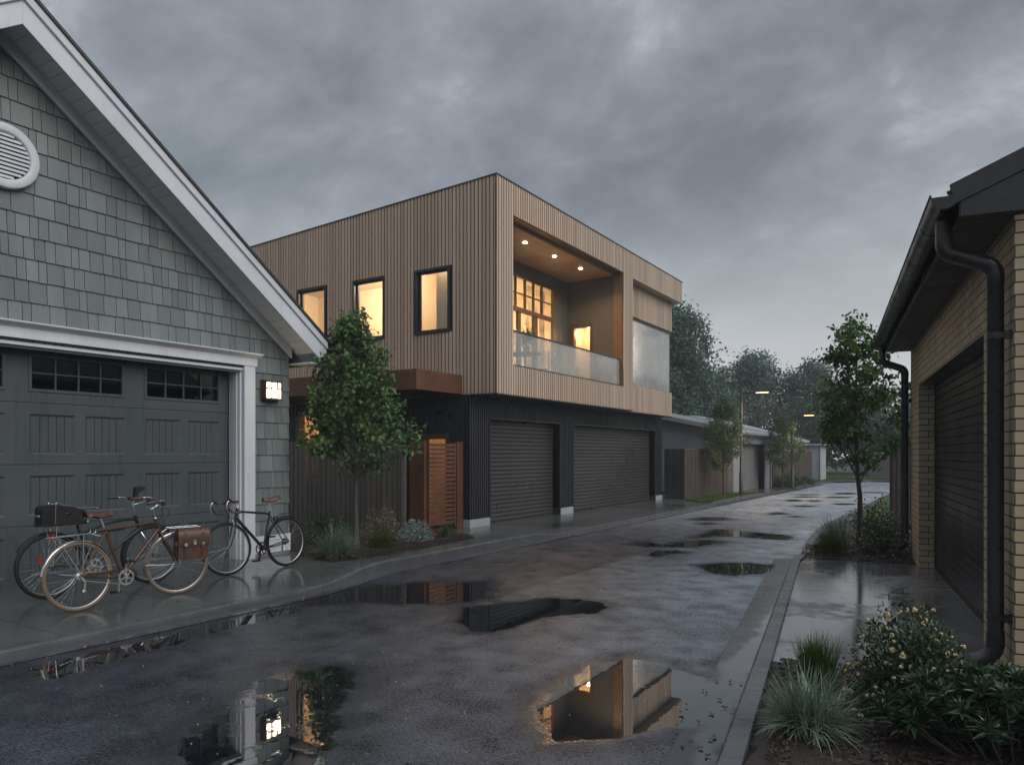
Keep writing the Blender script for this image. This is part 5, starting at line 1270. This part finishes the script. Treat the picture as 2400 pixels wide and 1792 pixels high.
# low bushes by the farther lamp
shrub('low_bush', 'low rounded bush between the grey garage and the farther lamp', (-7.62, 36.7, .02), .62, .62, 2200, .07, L_dark, 41, group='low bushes by the far fence')
shrub('low_bush', 'low bush just past the farther street lamp', (-7.45, 38.4, .02), .5, .5, 1800, .07, L_dark, 42, group='low bushes by the far fence')
shrub('low_bush', 'smallest low bush farthest along the pale brown fence', (-7.4, 40.4, .02), .45, .42, 1500, .07, L_dark, 43, group='low bushes by the far fence')
shrub('potted_shrub', 'feathery dark shrub in a pot behind the balcony glass', (-9.0, 17.25, 3.3), .28, .85, 1500, .06, L_dark, 44, cat='potted plant')
T_ = thing('potted_plant', 'small leafy plant in a pot on the round balcony table', 'potted plant', (-9.2, 15.40, 4.03))
mb = MB(); mb.lathe([(0, 0), (.07, 0), (.09, .15), (.08, .15), (.075, .13), (0, .13)], lambda x, y, h: (x, y, h), 18); mb.build('pot', M_blkp, T_, False)
n = 340; P_ = rng.normal(0, .1, (n, 3)) + np.array([0, 0, .36]); V, F = leaves_mesh(P_, rng.normal(0, 1, (n, 3)), rng.uniform(.05, .10, n), .65); raw_mesh('foliage', V, F, L_dark, T_)
mb = MB()
for k in range(6): mb.tube([(0, 0, .12), (random.gauss(0, .05), random.gauss(0, .05), .42)], .004, 5)
mb.build('stem', M_dkbark, T_, False)

# ------------------------------------------------------------------ bicycles (local frame: x forward, y to the left, z up)
def wheel(root, c, Rw, rt, mt, mrim, nsp, steer=None, rim_r=None, disc=0):
    """one wheel: rim with tyre, hub and spokes below it"""
    M = steer
    w_ = MB(M); rr_ = Rw - rt * 1.55
    w_.lathe([(rr_ + .010, -.010), (rr_ + .012, .0), (rr_ + .010, .010), (rr_ - .008, .010), (rr_ - .014, .0), (rr_ - .008, -.010), (rr_ + .010, -.010)], lambda x, y, h: (c[0] + x, h, c[1] + y), 56)
    o = w_.build('wheel', mrim, root, False, uv=False)
    t = MB(M); t.torus((c[0], 0, c[1]), Rw - rt, rt, 60, 10); t.build('tyre', mt, o, False, uv=False)
    s = MB(M)
    for k in range(nsp):
        a = 2 * math.pi * (k + .5) / nsp; sgn = 1 if k % 2 else -1; a2 = a + (.55 if (k // 2) % 2 else -.55)
        s.tube([(c[0] + .022 * math.cos(a2), sgn * .026, c[1] + .022 * math.sin(a2)), (c[0] + (rr_ - .008) * math.cos(a), 0, c[1] + (rr_ - .008) * math.sin(a))], .0009, 4, False)
    s.build('spoke', M_chrome, o, False, uv=False)
    h = MB(M); h.tube([(c[0], -.052, c[1]), (c[0], -.03, c[1]), (c[0], -.024, c[1]), (c[0], .024, c[1]), (c[0], .03, c[1]), (c[0], .052, c[1])], [.008, .022, .012, .012, .022, .008], 12); h.build('hub', M_alu, o, False, uv=False)
    return o
def saddle(root, c, L_, W_, m, tilt=0.):
    s = MB(Matrix.Translation(c) @ Matrix.Rotation(tilt, 4, 'Y')); st = []
    n = 12
    for i in range(n + 1):
        u = i / n; x = -L_ * .52 + L_ * u; hw = W_ * .5 * (1 - u) ** .9 * (1.0 if u > .12 else (.55 + .45 * u / .12)) + .016 + (.012 if u > .6 else 0) * (1 - u); zc = .012 * math.cos(u * 5) - (.012 if u > .9 else 0) ; dp = .052 * (1 - abs(u - .62) * .7) if u > .1 else .04
        st.append((x, hw, zc, dp))
    v = []; K = 9
    for x, hw, zc, dp in st:
        for k in range(K):
            a = math.pi * k / (K - 1); yy = hw * math.cos(a); z_ = zc + .018 * math.sin(a) - (dp * (abs(math.cos(a)) ** 3)); v.append((x, yy, z_))
    f = [(i * K + k, i * K + k + 1, (i + 1) * K + k + 1, (i + 1) * K + k) for i in range(n) for k in range(K - 1)] + [tuple(range(K)), tuple(range(n * K, n * K + K))[::-1]]
    s.add(v, f, True); o = s.build('saddle', m, root, False, uv=False)
    md = o.modifiers.new('thick', 'SOLIDIFY'); md.thickness = .006
    r_ = MB(Matrix.Translation(c))
    for sy in (-.022, .022): r_.tube([(-L_ * .38, sy * 2.4, -.03), (-L_ * .15, sy, -.058), (L_ * .12, sy, -.058), (L_ * .40, sy * .4, -.028)], .0038, 6)
    for sy in (-.05, .05):
        pts = [(-L_ * .40 + .017 * math.cos(k * .9), sy + .017 * math.sin(k * .9), -.055 + k * .0024) for k in range(15)]; r_.tube(pts, .003, 5)
    r_.build('saddle_rails', M_chrome, o, False, uv=False); return o
def cranks(root, bb, n, ring, ang, side, m=None, L_=.168, y0=.045):
    s = MB(); y = side * y0; cx, cz = bb
    fn = lambda x, yy, h: (cx + x, y + side * h, cz + yy)
    teeth = [(ring + (.004 if i % 2 else 0)) for i in range(60)]
    vv = []; K = 60
    for i in range(K):
        a = 2 * math.pi * i / K
        for r_, h in ((teeth[i], 0), (ring - .014, 0), (ring - .014, .004), (teeth[i], .004)): vv.append(fn(r_ * math.cos(a), r_ * math.sin(a), h))
    s.add(vv, [(i * 4 + j, i * 4 + (j + 1) % 4, ((i + 1) % K) * 4 + (j + 1) % 4, ((i + 1) % K) * 4 + j) for i in range(K) for j in range(4)])
    for k in range(5):
        a = ang + .6 + k * 2 * math.pi / 5; s.bar((cx + .014 * math.cos(a), y + side * .004, cz + .014 * math.sin(a)), (cx + (ring - .010) * math.cos(a), y + side * .004, cz + (ring - .010) * math.sin(a)), .014, .006, (0, 1, 0))
    s.tube([(cx, -.055, cz), (cx, .055, cz)], .017, 14)
    o = s.build('chainring', m or M_alu, root, False, uv=False)
    for sg, a in ((side, ang), (-side, ang + math.pi)):
        s = MB(); yy = sg * .062; e_ = (cx + L_ * math.cos(a), cz + L_ * math.sin(a)); s.bar((cx, yy, cz), (e_[0], yy + sg * .008, e_[1]), .022, .012, (0, 1, 0)); s.tube([(cx, yy - sg * .012, cz), (cx, yy + sg * .01, cz)], .018, 12); s.build('crank', m or M_alu, root, False, uv=False)
        s = MB(); s.tube([(e_[0], yy, e_[1]), (e_[0], yy + sg * .03, e_[1])], .007, 8); s.box(e_[0] - .045, e_[0] + .045, min(yy + sg * .025, yy + sg * .105), max(yy + sg * .025, yy + sg * .105), e_[1] - .012, e_[1] + .010); s.build('pedal', M_blkp, root, False, bevel=.004)
def chain(root, p, rp, q, rq, y, m=None, y2=None):
    s = MB(); y2 = y if y2 is None else y2; pts = []
    for sg in (1, -1):
        s.bar((p[0], y, p[1] + sg * rp), (q[0], y2, q[1] + sg * rq), .006, .008, (0, 1, 0))
    s.lathe([(rq - .006, -.002), (rq, -.002), (rq, .002), (rq - .006, .002)], lambda x, yy, h: (q[0] + x, y2 + h, q[1] + yy), 24)
    return s.build('chain', m or M_alu, root, False, uv=False)
def fender(mb, c, Rf, a0, a1, hw, n=26, th=.012):
    prof = [(-hw, -.010), (-hw * .75, .0), (-hw * .3, .004), (hw * .3, .004), (hw * .75, .0), (hw, -.010)]
    mb.sweep(prof, lambda u, v, d: (c[0] + (Rf + v) * math.cos(d), u, c[1] + (Rf + v) * math.sin(d)), [R(a0 + (a1 - a0) * i / n) for i in range(n + 1)], True)
    mb.sweep(prof[::-1], lambda u, v, d: (c[0] + (Rf - .0015 + v) * math.cos(d), u, c[1] + (Rf - .0015 + v) * math.sin(d)), [R(a0 + (a1 - a0) * i / n) for i in range(n + 1)], True)
def steerM(head, axis, ang): return Matrix.Translation(head) @ Matrix.Rotation(ang, 4, Vector(axis)) @ Matrix.Translation([-x for x in head])

# copper brown town bicycle, right in front of the door
BK = thing('city_bicycle', 'copper brown bicycle with tan tyres, front leather bag and chrome mudguards', 'bicycle', (-7.73, 4.06, 0), R(90)); BK.rotation_euler[0] = R(-2.5)
Rw = .352; rh = (.0, Rw); fh = (1.10, Rw); bb = (.46, .285); ht, hb = (.855, .865), (.895, .745); sc_ = (.285, .80)
hd = (ht[0], 0, ht[1]); hax = Vector((hb[0] - ht[0], 0, hb[1] - ht[1])).normalized(); ST = steerM(hd, hax, R(15))
s = MB()
s.tube([(sc_[0], 0, sc_[1]), (ht[0] + .008, 0, ht[1] - .03)], .0155, 12); s.tube([(hb[0] - .005, 0, hb[1] + .02), (bb[0], 0, bb[1])], .018, 12); s.tube([(sc_[0] - .008, 0, sc_[1] + .03), (bb[0], 0, bb[1])], .0155, 12)
s.tube([(ht[0], 0, ht[1] + .01), (hb[0], 0, hb[1] - .01)], .021, 14); s.tube([(bb[0], -.036, bb[1]), (bb[0], .036, bb[1])], .022, 14)
for y in (-1, 1):
    s.tube([(sc_[0], y * .018, sc_[1] - .02), (sc_[0] * .5, y * .045, (sc_[1] + rh[1]) * .5), (rh[0] + .01, y * .058, rh[1] + .008)], .0075, 8); s.tube([(bb[0] - .02, y * .02, bb[1]), (.26, y * .05, bb[1] + .02), (rh[0], y * .058, rh[1])], .009, 8)
s.build('frame', M_bron, BK, False, uv=False)
s = MB(ST); s.tube([(hb[0] + .003, 0, hb[1] - .015), (hb[0] + .02, 0, hb[1] - .06)], .02, 12)
for y in (-1, 1): s.tube([(hb[0] + .01, y * .02, hb[1] - .03), (hb[0] + .03, y * .045, hb[1] - .09), (.99, y * .052, .55), (1.06, y * .054, .42), (fh[0], y * .055, fh[1])], [.012, .013, .011, .009, .007], 10)
s.build('fork', M_bron, BK, False, uv=False)
wheel(BK, rh, Rw, .020, M_tyret, M_alu, 36); wheel(BK, fh, Rw, .020, M_tyret, M_alu, 32, ST)
saddle(BK, (.225, 0, .985), .29, .18, M_leath, R(-3))
s = MB(); s.tube([(sc_[0] - .008, 0, sc_[1] + .02), (.235, 0, .945)], .013, 12); s.build('seat_post', M_chrome, BK, False, uv=False)
s = MB(); s.tube([(sc_[0] - .012, -.02, sc_[1] + .022), (sc_[0] - .012, .02, sc_[1] + .022)], .008, 10); s.tube([(sc_[0] - .006, 0, sc_[1] + .01), (sc_[0] - .01, 0, sc_[1] + .035)], .019, 12); s.build('seat_clamp', M_chrome, BK, False, uv=False)
# stem and swept back bar
s = MB(ST); s.tube([(ht[0], 0, ht[1]), (ht[0] - .028, 0, .985), (ht[0] - .03, 0, .998)], .0125, 12); s.tube([(ht[0] - .032, 0, .985), (ht[0] + .02, 0, 1.03)], .014, 12); s.lathe([(.0, 0), (.024, 0), (.024, .022), (0, .024)], lambda x, y, h: (ht[0] + x - .004, y, ht[1] + .006 + h), 16)
s.build('stem', M_chrome, BK, False, uv=False)
s = MB(ST); bx, bz = ht[0] + .025, 1.035
half = [(bx, .0, bz), (bx + .025, .07, bz + .005), (bx + .03, .13, bz + .03), (bx + .0, .20, bz + .055), (bx - .06, .245, bz + .06), (bx - .15, .262, bz + .05)]
full = [(x, -y, z_) for x, y, z_ in half[::-1]] + half[1:]
def smooth(pts, k=5):
    P_ = [Vector(p) for p in pts]; out = []
    for i in range(len(P_) - 1):
        p0, p1, p2, p3 = P_[max(i - 1, 0)], P_[i], P_[i + 1], P_[min(i + 2, len(P_) - 1)]
        for j in range(k):
            t = j / k; out.append(.5 * (2 * p1 + (p2 - p0) * t + (2 * p0 - 5 * p1 + 4 * p2 - p3) * t * t + (3 * p1 - p0 - 3 * p2 + p3) * t ** 3))
    return out + [P_[-1]]
s.tube(smooth(full), .011, 10); hbar = s.build('handlebar', M_chrome, BK, False, uv=False)
for sg in (-1, 1):
    s = MB(ST); s.tube([(bx - .075, sg * .252, bz + .058), (bx - .085, sg * .254, bz + .057), (bx - .195, sg * .272, bz + .044), (bx - .2, sg * .272, bz + .044)], [.013, .0165, .0165, .013], 12); s.build('grip', M_leath, hbar, False, uv=False)
    s = MB(ST); s.tube(smooth([(bx - .03, sg * .222, bz + .035), (bx - .07, sg * .245, bz + .015), (bx - .12, sg * .262, bz - .002), (bx - .17, sg * .272, bz - .018)]), .0055, 8); s.build('brake_lever', M_chrome, hbar, False, uv=False)
    s = MB(ST); s.box(bx - .05, bx - .01, sg * .225 - .016, sg * .225 + .016, bz + .015, bz + .045); s.ball((bx - .02, sg * .205, bz + .022), .02); s.build('brake_clamp', M_blkp, hbar, False, bevel=.004)
s = MB(ST)
s.tube(smooth([(bx - .01, -.22, bz + .02), (bx + .06, -.16, bz - .08), (bx + .04, -.05, bz - .22), (hb[0] + .04, -.01, hb[1] + .02), (hb[0] + .07, 0, hb[1] - .06)]), .0025, 6)
s.tube(smooth([(bx - .01, .22, bz + .02), (bx + .10, .17, bz - .10), (bx + .08, .06, bz - .26), (hb[0] + .06, .01, hb[1] - .02)]), .0025, 6); s.tube(smooth([(bx - .02, -.20, bz + .02), (bx + .01, -.1, bz - .12), (bx - .02, -.03, bz - .25), (ht[0] - .02, -.02, ht[1] - .06), (.62, -.018, .815)]), .0025, 6)
s.build('cable', M_blkp, BK, False, uv=False)
cranks(BK, bb, 60, .082, R(88), -1, M_alu, y0=.073)
# chain guard, dropouts, rear gear
s = MB(); s.prism([(.05, .375), (.46, .378), (.53, .368), (.585, .33), (.60, .28), (.57, .285), (.545, .325), (.50, .345), (.44, .345), (.05, .345)], lambda u, v, d: (u, d, v), -.066, -.058); s.build('chain_guard', M_bron, BK, False, bevel=.003)
s = MB(); s.lathe([(.045, -.0), (.045, .004), (.038, .004), (.038, .010), (.032, .010), (.032, .016), (.02, .016)], lambda x, y, h: (rh[0] + x, -.030 - h, rh[1] + y), 24); s.bar((.0, -.06, .345), (.04, -.06, .29), .02, .014, (0, 1, 0)); s.bar((.035, -.058, .28), (.028, -.058, .205), .016, .010, (0, 1, 0)); s.lathe([(.0, -.003), (.02, -.003), (.02, .003), (0, .003)], lambda x, y, h: (.028 + x, -.058 + h, .20 + y), 14); s.build('derailleur', M_alu, BK, False, uv=False)
chain(BK, bb, .078, rh, .038, -.047, M_alu)
s = MB(); fender(s, rh, Rw + .016, 35, 172, .024); mg = s.build('mudguard', M_chrome, BK, False, uv=False)
s = MB(ST); fender(s, fh, Rw + .016, 60, 195, .024)
for y in (-.03, .03): s.tube([(fh[0] + (Rw + .01) * math.cos(R(178)), y, fh[1] + (Rw + .01) * math.sin(R(178))), (fh[0], y * 1.8, fh[1])], .003, 6)
s.build('mudguard', M_chrome, BK, False, uv=False)
s = MB()
for y in (-.05, .05):
    s.tube(smooth([(-.30, y, .765), (-.1, y, .772), (.1, y, .778), (.155, y, .785), (.162, y, .82)]), .0055, 8); s.tube([(-.22, y, .765), (.0, y * 1.2, rh[1] + .02)], .0045, 8); s.tube([(.04, y, .775), (.015, y * 1.2, rh[1] + .02)], .0045, 8); s.tube([(.13, y, .78), (.262, y * .4, .735)], .004, 8); s.tube([(-.02, y * 1.15, .36), (-.20, y * .6, .40)], .0035, 6)
for x in (-.30, -.2, -.1, .0, .1): s.tube([(x, -.05, .767 + .03 * (x + .3) / 1.), (x, .05, .767 + .03 * (x + .3) / 1.)], .004, 6)
s.build('rear_rack', M_chrome, BK, False, uv=False)
s = MB(); s.box(-.372, -.358, -.02, .02, .52, .60); s.build('rear_reflector', M_red, BK, False, bevel=.004)
s = MB(ST)
for y in (-.05, .05): s.tube([(.98, y, .765), (1.33, y, .765)], .005, 8); s.tube([(1.25, y, .765), (fh[0], y * 1.2, fh[1])], .004, 8); s.tube([(1.02, y, .765), (fh[0], y * 1.2, fh[1])], .004, 8)
for x in (.98, 1.07, 1.16, 1.25, 1.33): s.tube([(x, -.05, .765), (x, .05, .765)], .0045, 8)
s.tube([(hb[0] + .02, 0, hb[1] - .03), (.99, 0, .765)], .006, 8); s.build('front_rack', M_chrome, BK, False, uv=False)
# leather bag hanging on the front rack: a thing of its own
BW_ = Matrix.Translation(BK.location) @ BK.rotation_euler.to_matrix().to_4x4() @ ST
PB = thing('leather_pannier', 'brown leather bag with two buckled straps on the front of the copper bicycle', 'bag', tuple(BW_ @ Vector((1.18, -.14, .42))), 0)
PM = Matrix.Translation(-PB.location) @ BW_
def rbox(mb, x0, x1, z0, z1, y0, y1, r, n=5):
    poly = []
    for cx, cz, a in ((x1 - r, z1 - r, 0), (x0 + r, z1 - r, 90), (x0 + r, z0 + r, 180), (x1 - r, z0 + r, 270)):
        poly += [(cx + r * math.cos(R(a + 90 * i / n)), cz + r * math.sin(R(a + 90 * i / n))) for i in range(n + 1)]
    mb.prism(poly, lambda u, v, d: (u, d, v), y0, y1)
s = MB(PM); rbox(s, 1.03, 1.36, .42, .745, -.225, -.07, .045); s.build('bag_body', M_leath, PB, False, bevel=.012)
s = MB(PM); prof = [(-.055, .752), (-.10, .766), (-.17, .768), (-.222, .755), (-.243, .72), (-.247, .66), (-.243, .59), (-.238, .575)]
s.sweep(prof, lambda u, v, d: (d, u, v), [1.022, 1.03, 1.10, 1.2, 1.29, 1.36, 1.368], True); s.sweep([(u + .006, v - .004) for u, v in prof][::-1], lambda u, v, d: (d, u, v), [1.022, 1.10, 1.2, 1.29, 1.368], True); s.build('bag_flap', M_leath, PB, False, uv=False)
for x in (1.10, 1.29):
    s = MB(PM); s.sweep([(-.20, .770), (-.226, .760), (-.249, .722), (-.253, .66), (-.249, .59), (-.240, .55), (-.234, .43)], lambda u, v, d: (d, u, v), [x - .013, x + .013], False); st_ = s.build('strap', M_leath, PB, False, uv=False)
    s = MB(PM); s.box(x - .019, x + .019, -.262, -.250, .575, .612); s.build('buckle', M_chrome, st_, False, bevel=.004)
s = MB(PM); rbox(s, 1.178, 1.214, .585, .645, -.258, -.247, .012); s.ball((1.196, -.258, .60), .012); s.build('clasp', M_chrome, PB, False, uv=False)
s = MB(PM); s.box(1.026, 1.0302, -.17, -.12, .575, .615); s.build('label_plate', M_alu, PB, False)

# black roadster behind it
KB = thing('black_bicycle', 'black roadster bicycle with a rear box, half hidden behind the copper one', 'bicycle', (-8.66, 4.24, 0), R(90)); KB.rotation_euler[0] = R(-3)
Rk = .36; rh = (0, Rk); fh = (1.20, Rk); bb = (.47, .30); hd = (1.0, 0, .84); hax = Vector((.07, 0, -.25)).normalized(); SK = steerM(hd, hax, R(6))
s = MB()
s.tube(smooth([(.34, 0, .69), (.55, 0, .75), (.78, 0, .80), (1.005, 0, .805)]), .016, 12); s.tube([(1.05, 0, .68), (bb[0], 0, bb[1])], .017, 12); s.tube([(.30, 0, .82), (bb[0], 0, bb[1])], .016, 12); s.tube([(1.0, 0, .85), (1.06, 0, .64)], .021, 12)
for y in (-1, 1): s.tube([(.335, y * .018, .70), (.17, y * .05, .52), (.01, y * .06, Rk)], .008, 8); s.tube([(bb[0], y * .02, bb[1]), (.25, y * .05, .33), (0, y * .06, Rk)], .009, 8)
s.build('frame', M_bblk, KB, False, uv=False)
s = MB(SK)
for y in (-1, 1): s.tube([(1.06, y * .02, .64), (1.085, y * .05, .58), (1.16, y * .055, .44), (1.20, y * .056, Rk)], [.013, .013, .01, .008], 8)
s.build('fork', M_chrome, KB, False, uv=False)
wheel(KB, rh, Rk, .024, M_tyreb, M_alu, 36); wheel(KB, fh, Rk, .024, M_tyreb, M_alu, 32, SK)
saddle(KB, (.27, 0, .95), .27, .19, M_blkp)
s = MB(); s.tube([(.30, 0, .82), (.28, 0, .91)], .013, 10); s.build('seat_post', M_chrome, KB, False, uv=False)
s = MB(SK); s.tube([(1.0, 0, .85), (.975, 0, 1.0), (.985, 0, 1.02)], .012, 10); hx, hz = .99, 1.02
half = [(hx, 0, hz), (hx + .02, .09, hz + .01), (hx + .01, .18, hz + .035), (hx - .06, .25, hz + .05), (hx - .16, .275, hz + .05)]
s.tube(smooth([(x, -y, z_) for x, y, z_ in half[::-1]] + half[1:]), .011, 10); hb_ = s.build('handlebar', M_chrome, KB, False, uv=False)
for sg in (-1, 1):
    s = MB(SK); s.tube([(hx - .07, sg * .253, hz + .05), (hx - .19, sg * .278, hz + .05)], .0165, 10); s.build('grip', M_blkp, hb_, False, uv=False)
s = MB(SK); s.prism([(.985, 1.045), (1.015, 1.055), (1.04, 1.13), (1.10, 1.15), (1.125, 1.19), (1.09, 1.205), (1.0, 1.195), (.995, 1.15)], lambda u, v, d: (u, d, v), -.03, .03); s.build('lamp_mount', M_blkp, hb_, False, bevel=.008)
cranks(KB, bb, 60, .085, R(170), -1, M_alu)
chain(KB, bb, .08, rh, .035, -.047, M_blkp)
s = MB(); fender(s, rh, Rk + .016, 20, 150, .027); s.build('mudguard', M_bblk, KB, False, uv=False)
s = MB(SK); fender(s, fh, Rk + .016, 70, 200, .027); s.build('mudguard', M_bblk, KB, False, uv=False)
s = MB()
for y in (-.07, .07):
    s.tube([(-.10, y, .80), (.36, y, .80)], .007, 8); s.tube([(-.06, y, .80), (0, y * .9, Rk)], .006, 8); s.tube([(.06, y, .80), (.01, y * .9, Rk)], .006, 8); s.tube([(.34, y, .80), (.32, y * .3, .74)], .006, 8)
    s.tube(smooth([(.36, y, .80), (.395, y, .83), (.385, y, .90), (.36, y, .955), (.08, y * 1.15, 1.045), (.045, y * 1.15, 1.03), (.035, y * 1.15, .82)], 4), .0055, 8)
for x in (-.1, .05, .2, .36): s.tube([(x, -.07, .80), (x, .07, .80)], .006, 8)
s.build('rear_rack', M_chrome, KB, False, uv=False)
s = MB(); s.box(.02, .05, -.03, .03, .655, .71); s.box(-.02, .0, -.03, .03, .655, .71); s.build('rear_reflector', M_red, KB, False, bevel=.004)
KW = Matrix.Translation(KB.location) @ KB.rotation_euler.to_matrix().to_4x4()
TB_ = thing('rear_box', 'black carrier box on the rear rack of the black bicycle', 'box', tuple(KW @ Vector((.14, 0, .81))))
TM = Matrix.Translation(-TB_.location) @ KW
s = MB(TM); s.prism([(-.105, .812), (.375, .812), (.375, .93), (.35, .955), (.06, 1.035), (-.06, 1.035), (-.095, 1.005)], lambda u, v, d: (u, d, v), -.085, .085); s.build('box_body', M_blkp, TB_, False, bevel=.018)
s = MB(TM); s.box(-.115, -.102, -.035, .035, .905, .93); s.build('label_plate', M_alu, TB_, False, bevel=.003)
s = MB(TM); s.box(-.12, .385, -.095, .095, .806, .822); s.build('box_base', M_bblk, TB_, False, bevel=.004)
for y in (-.09, .075):
    s = MB(TM); s.box(-.09, .02, y, y + .015, .83, .99); s.build('side_plate', M_bgrey, TB_, False, bevel=.004)
s = MB(TM); s.tube(smooth([(.06, -.05, 1.04), (.30, -.05, .985), (.50, -.05, .975), (.52, -.05, .965)]), .006, 8); s.tube(smooth([(.06, .05, 1.04), (.30, .05, .985), (.50, .05, .975), (.52, .05, .965)]), .006, 8); s.tube([(.515, -.05, .968), (.515, .05, .968)], .006, 8); s.build('carry_handle', M_chrome, TB_, False, uv=False)

# dark grey drop bar bicycle leaning on the right door casing, facing the other way
RB = thing('drop_bar_bicycle', 'dark grey drop bar bicycle with brown saddle beside the white door casing', 'bicycle', (-8.33, 7.27, 0), R(-90)); RB.rotation_euler[0] = R(3)
Rr = .35; rh = (0, Rr); fh = (.985, Rr); bb = (.395, .29); ht, hb = (.80, .86), (.835, .735); sc_ = (.275, .765); hd = (ht[0], 0, ht[1]); hax = Vector((hb[0] - ht[0], 0, hb[1] - ht[1])).normalized(); SR = steerM(hd, hax, R(9))
s = MB(); s.tube([(sc_[0], 0, sc_[1]), (ht[0] + .003, 0, ht[1] - .03)], .0155, 12); s.tube([(hb[0], 0, hb[1] + .02), (bb[0], 0, bb[1])], .021, 12); s.tube([(sc_[0] - .006, 0, sc_[1] + .03), (bb[0], 0, bb[1])], .0155, 12); s.tube([(ht[0], 0, ht[1] + .012), (hb[0], 0, hb[1] - .012)], .022, 14); s.tube([(bb[0], -.036, bb[1]), (bb[0], .036, bb[1])], .022, 12)
for y in (-1, 1): s.tube([(sc_[0], y * .016, sc_[1] - .03), (.14, y * .045, .56), (.0, y * .062, Rr)], .0075, 8); s.tube([(bb[0], y * .02, bb[1]), (.2, y * .05, .315), (0, y * .062, Rr)], .009, 8)
s.build('frame', M_bgrey, RB, False, uv=False)
s = MB(SR)
for y in (-1, 1): s.tube(smooth([(hb[0] + .005, y * .015, hb[1] - .01), (hb[0] + .02, y * .045, hb[1] - .07), (.90, y * .052, .52), (.945, y * .054, .41), (fh[0], y * .055, fh[1])], 3), .0105, 8)
s.tube([(hb[0], 0, hb[1]), (hb[0] + .015, 0, hb[1] - .05)], .02, 12); s.build('fork', M_bgrey, RB, False, uv=False)
wheel(RB, rh, Rr, .0225, M_tyreb, M_alu, 32); wheel(RB, fh, Rr, .0225, M_tyreb, M_alu, 28, SR)
saddle(RB, (.255, 0, .985), .275, .145, M_leath)
s = MB(); s.tube([(sc_[0] - .004, 0, sc_[1] + .02), (.25, 0, .95)], .0135, 12); s.build('seat_post', M_chrome, RB, False, uv=False)
s = MB(SR); s.tube([(ht[0], 0, ht[1]), (ht[0] - .012, 0, .935), (ht[0] + .02, 0, .952), (ht[0] + .085, 0, .958)], [.015, .015, .014, .016], 12); s.build('stem', M_chrome, RB, False, uv=False)
s = MB(SR); cx, cz = ht[0] + .085, .958
half = [(cx, 0, cz), (cx, .10, cz), (cx + .005, .185, cz), (cx + .04, .205, cz + .002), (cx + .10, .21, cz - .005), (cx + .145, .212, cz - .045), (cx + .14, .214, cz - .10), (cx + .09, .218, cz - .14), (cx + .0, .22, cz - .145)]
s.tube(smooth([(x, -y, z_) for x, y, z_ in half[::-1]] + half[1:]), .014, 10); hb_ = s.build('handlebar', M_leath, RB, False, uv=False)
for sg in (-1, 1):
    s = MB(SR); s.tube([(cx + .085, sg * .21, cz - .002), (cx + .13, sg * .21, cz + .018), (cx + .145, sg * .21, cz + .045)], [.016, .019, .012], 10); s.build('brake_hood', M_blkp, hb_, False, uv=False)
    s = MB(SR); s.tube(smooth([(cx + .14, sg * .21, cz + .02), (cx + .172, sg * .212, cz - .02), (cx + .178, sg * .214, cz - .08), (cx + .165, sg * .214, cz - .13)]), .007, 8); s.build('brake_lever', M_chrome, hb_, False, uv=False)
s = MB(SR)
for sg in (-1, 1): s.tube(smooth([(cx + .12, sg * .2, cz + .01), (cx + .10, sg * .12, cz - .10), (cx + .05, sg * .03, cz - .20), (hb[0] + .03, 0, hb[1] + .0)]), .0025, 6)
s.build('cable', M_blkp, RB, False, uv=False)
cranks(RB, bb, 60, .092, R(-80), -1, M_blkp); chain(RB, bb, .088, rh, .04, -.047, M_alu)
s = MB(SR); s.tube([(hb[0] + .05, -.03, hb[1] - .02), (hb[0] + .06, .03, hb[1] - .02)], .01, 8); s.bar((hb[0] + .05, -.032, hb[1] - .01), (hb[0] + .05, -.03, hb[1] - .09), .014, .012); s.bar((hb[0] + .05, .032, hb[1] - .01), (hb[0] + .05, .03, hb[1] - .09), .014, .012); s.build('front_brake', M_alu, RB, False, uv=False)
s = MB(); s.bar((sc_[0] - .10, -.03, .66), (sc_[0] - .11, -.03, .72), .014, .014); s.bar((sc_[0] - .10, .03, .66), (sc_[0] - .11, .03, .72), .014, .014); s.build('rear_brake', M_blkp, RB, False, uv=False)
s = MB(); fender(s, rh, Rr + .02, 62, 118, .022); s.tube(smooth([(.17, 0, .70), (.10, 0, .745), (-.04, 0, .75), (-.17, 0, .765)]), .006, 8); s.build('mudguard', M_bblk, RB, False, uv=False)
s = MB(); s.lathe([(.048, 0), (.048, .003), (.036, .003), (.036, .012), (.024, .012), (.024, .02), (.012, .02)], lambda x, y, h: (x, -.028 - h, Rr + y), 24); s.bar((.01, -.055, .34), (.03, -.055, .22), .018, .012, (0, 1, 0)); s.build('derailleur', M_blkp, RB, False, uv=False)

# ------------------------------------------------------------------ wet air over the whole place
hz = MB(); hz.box(-60, 60, -12, 85, -1.2, 12.6)
hm, nt, out = new_mat('wet_air'); pv_ = N(nt, 'ShaderNodeVolumePrincipled', Color=(.72, .77, .85, 1)); pv_.inputs['Density'].default_value = .0019; pv_.inputs['Anisotropy'].default_value = .1
nt.links.new(pv_.outputs[0], out.inputs['Volume'])
ho = hz.build('haze', hm, uv=False); tag(ho, kind='stuff')
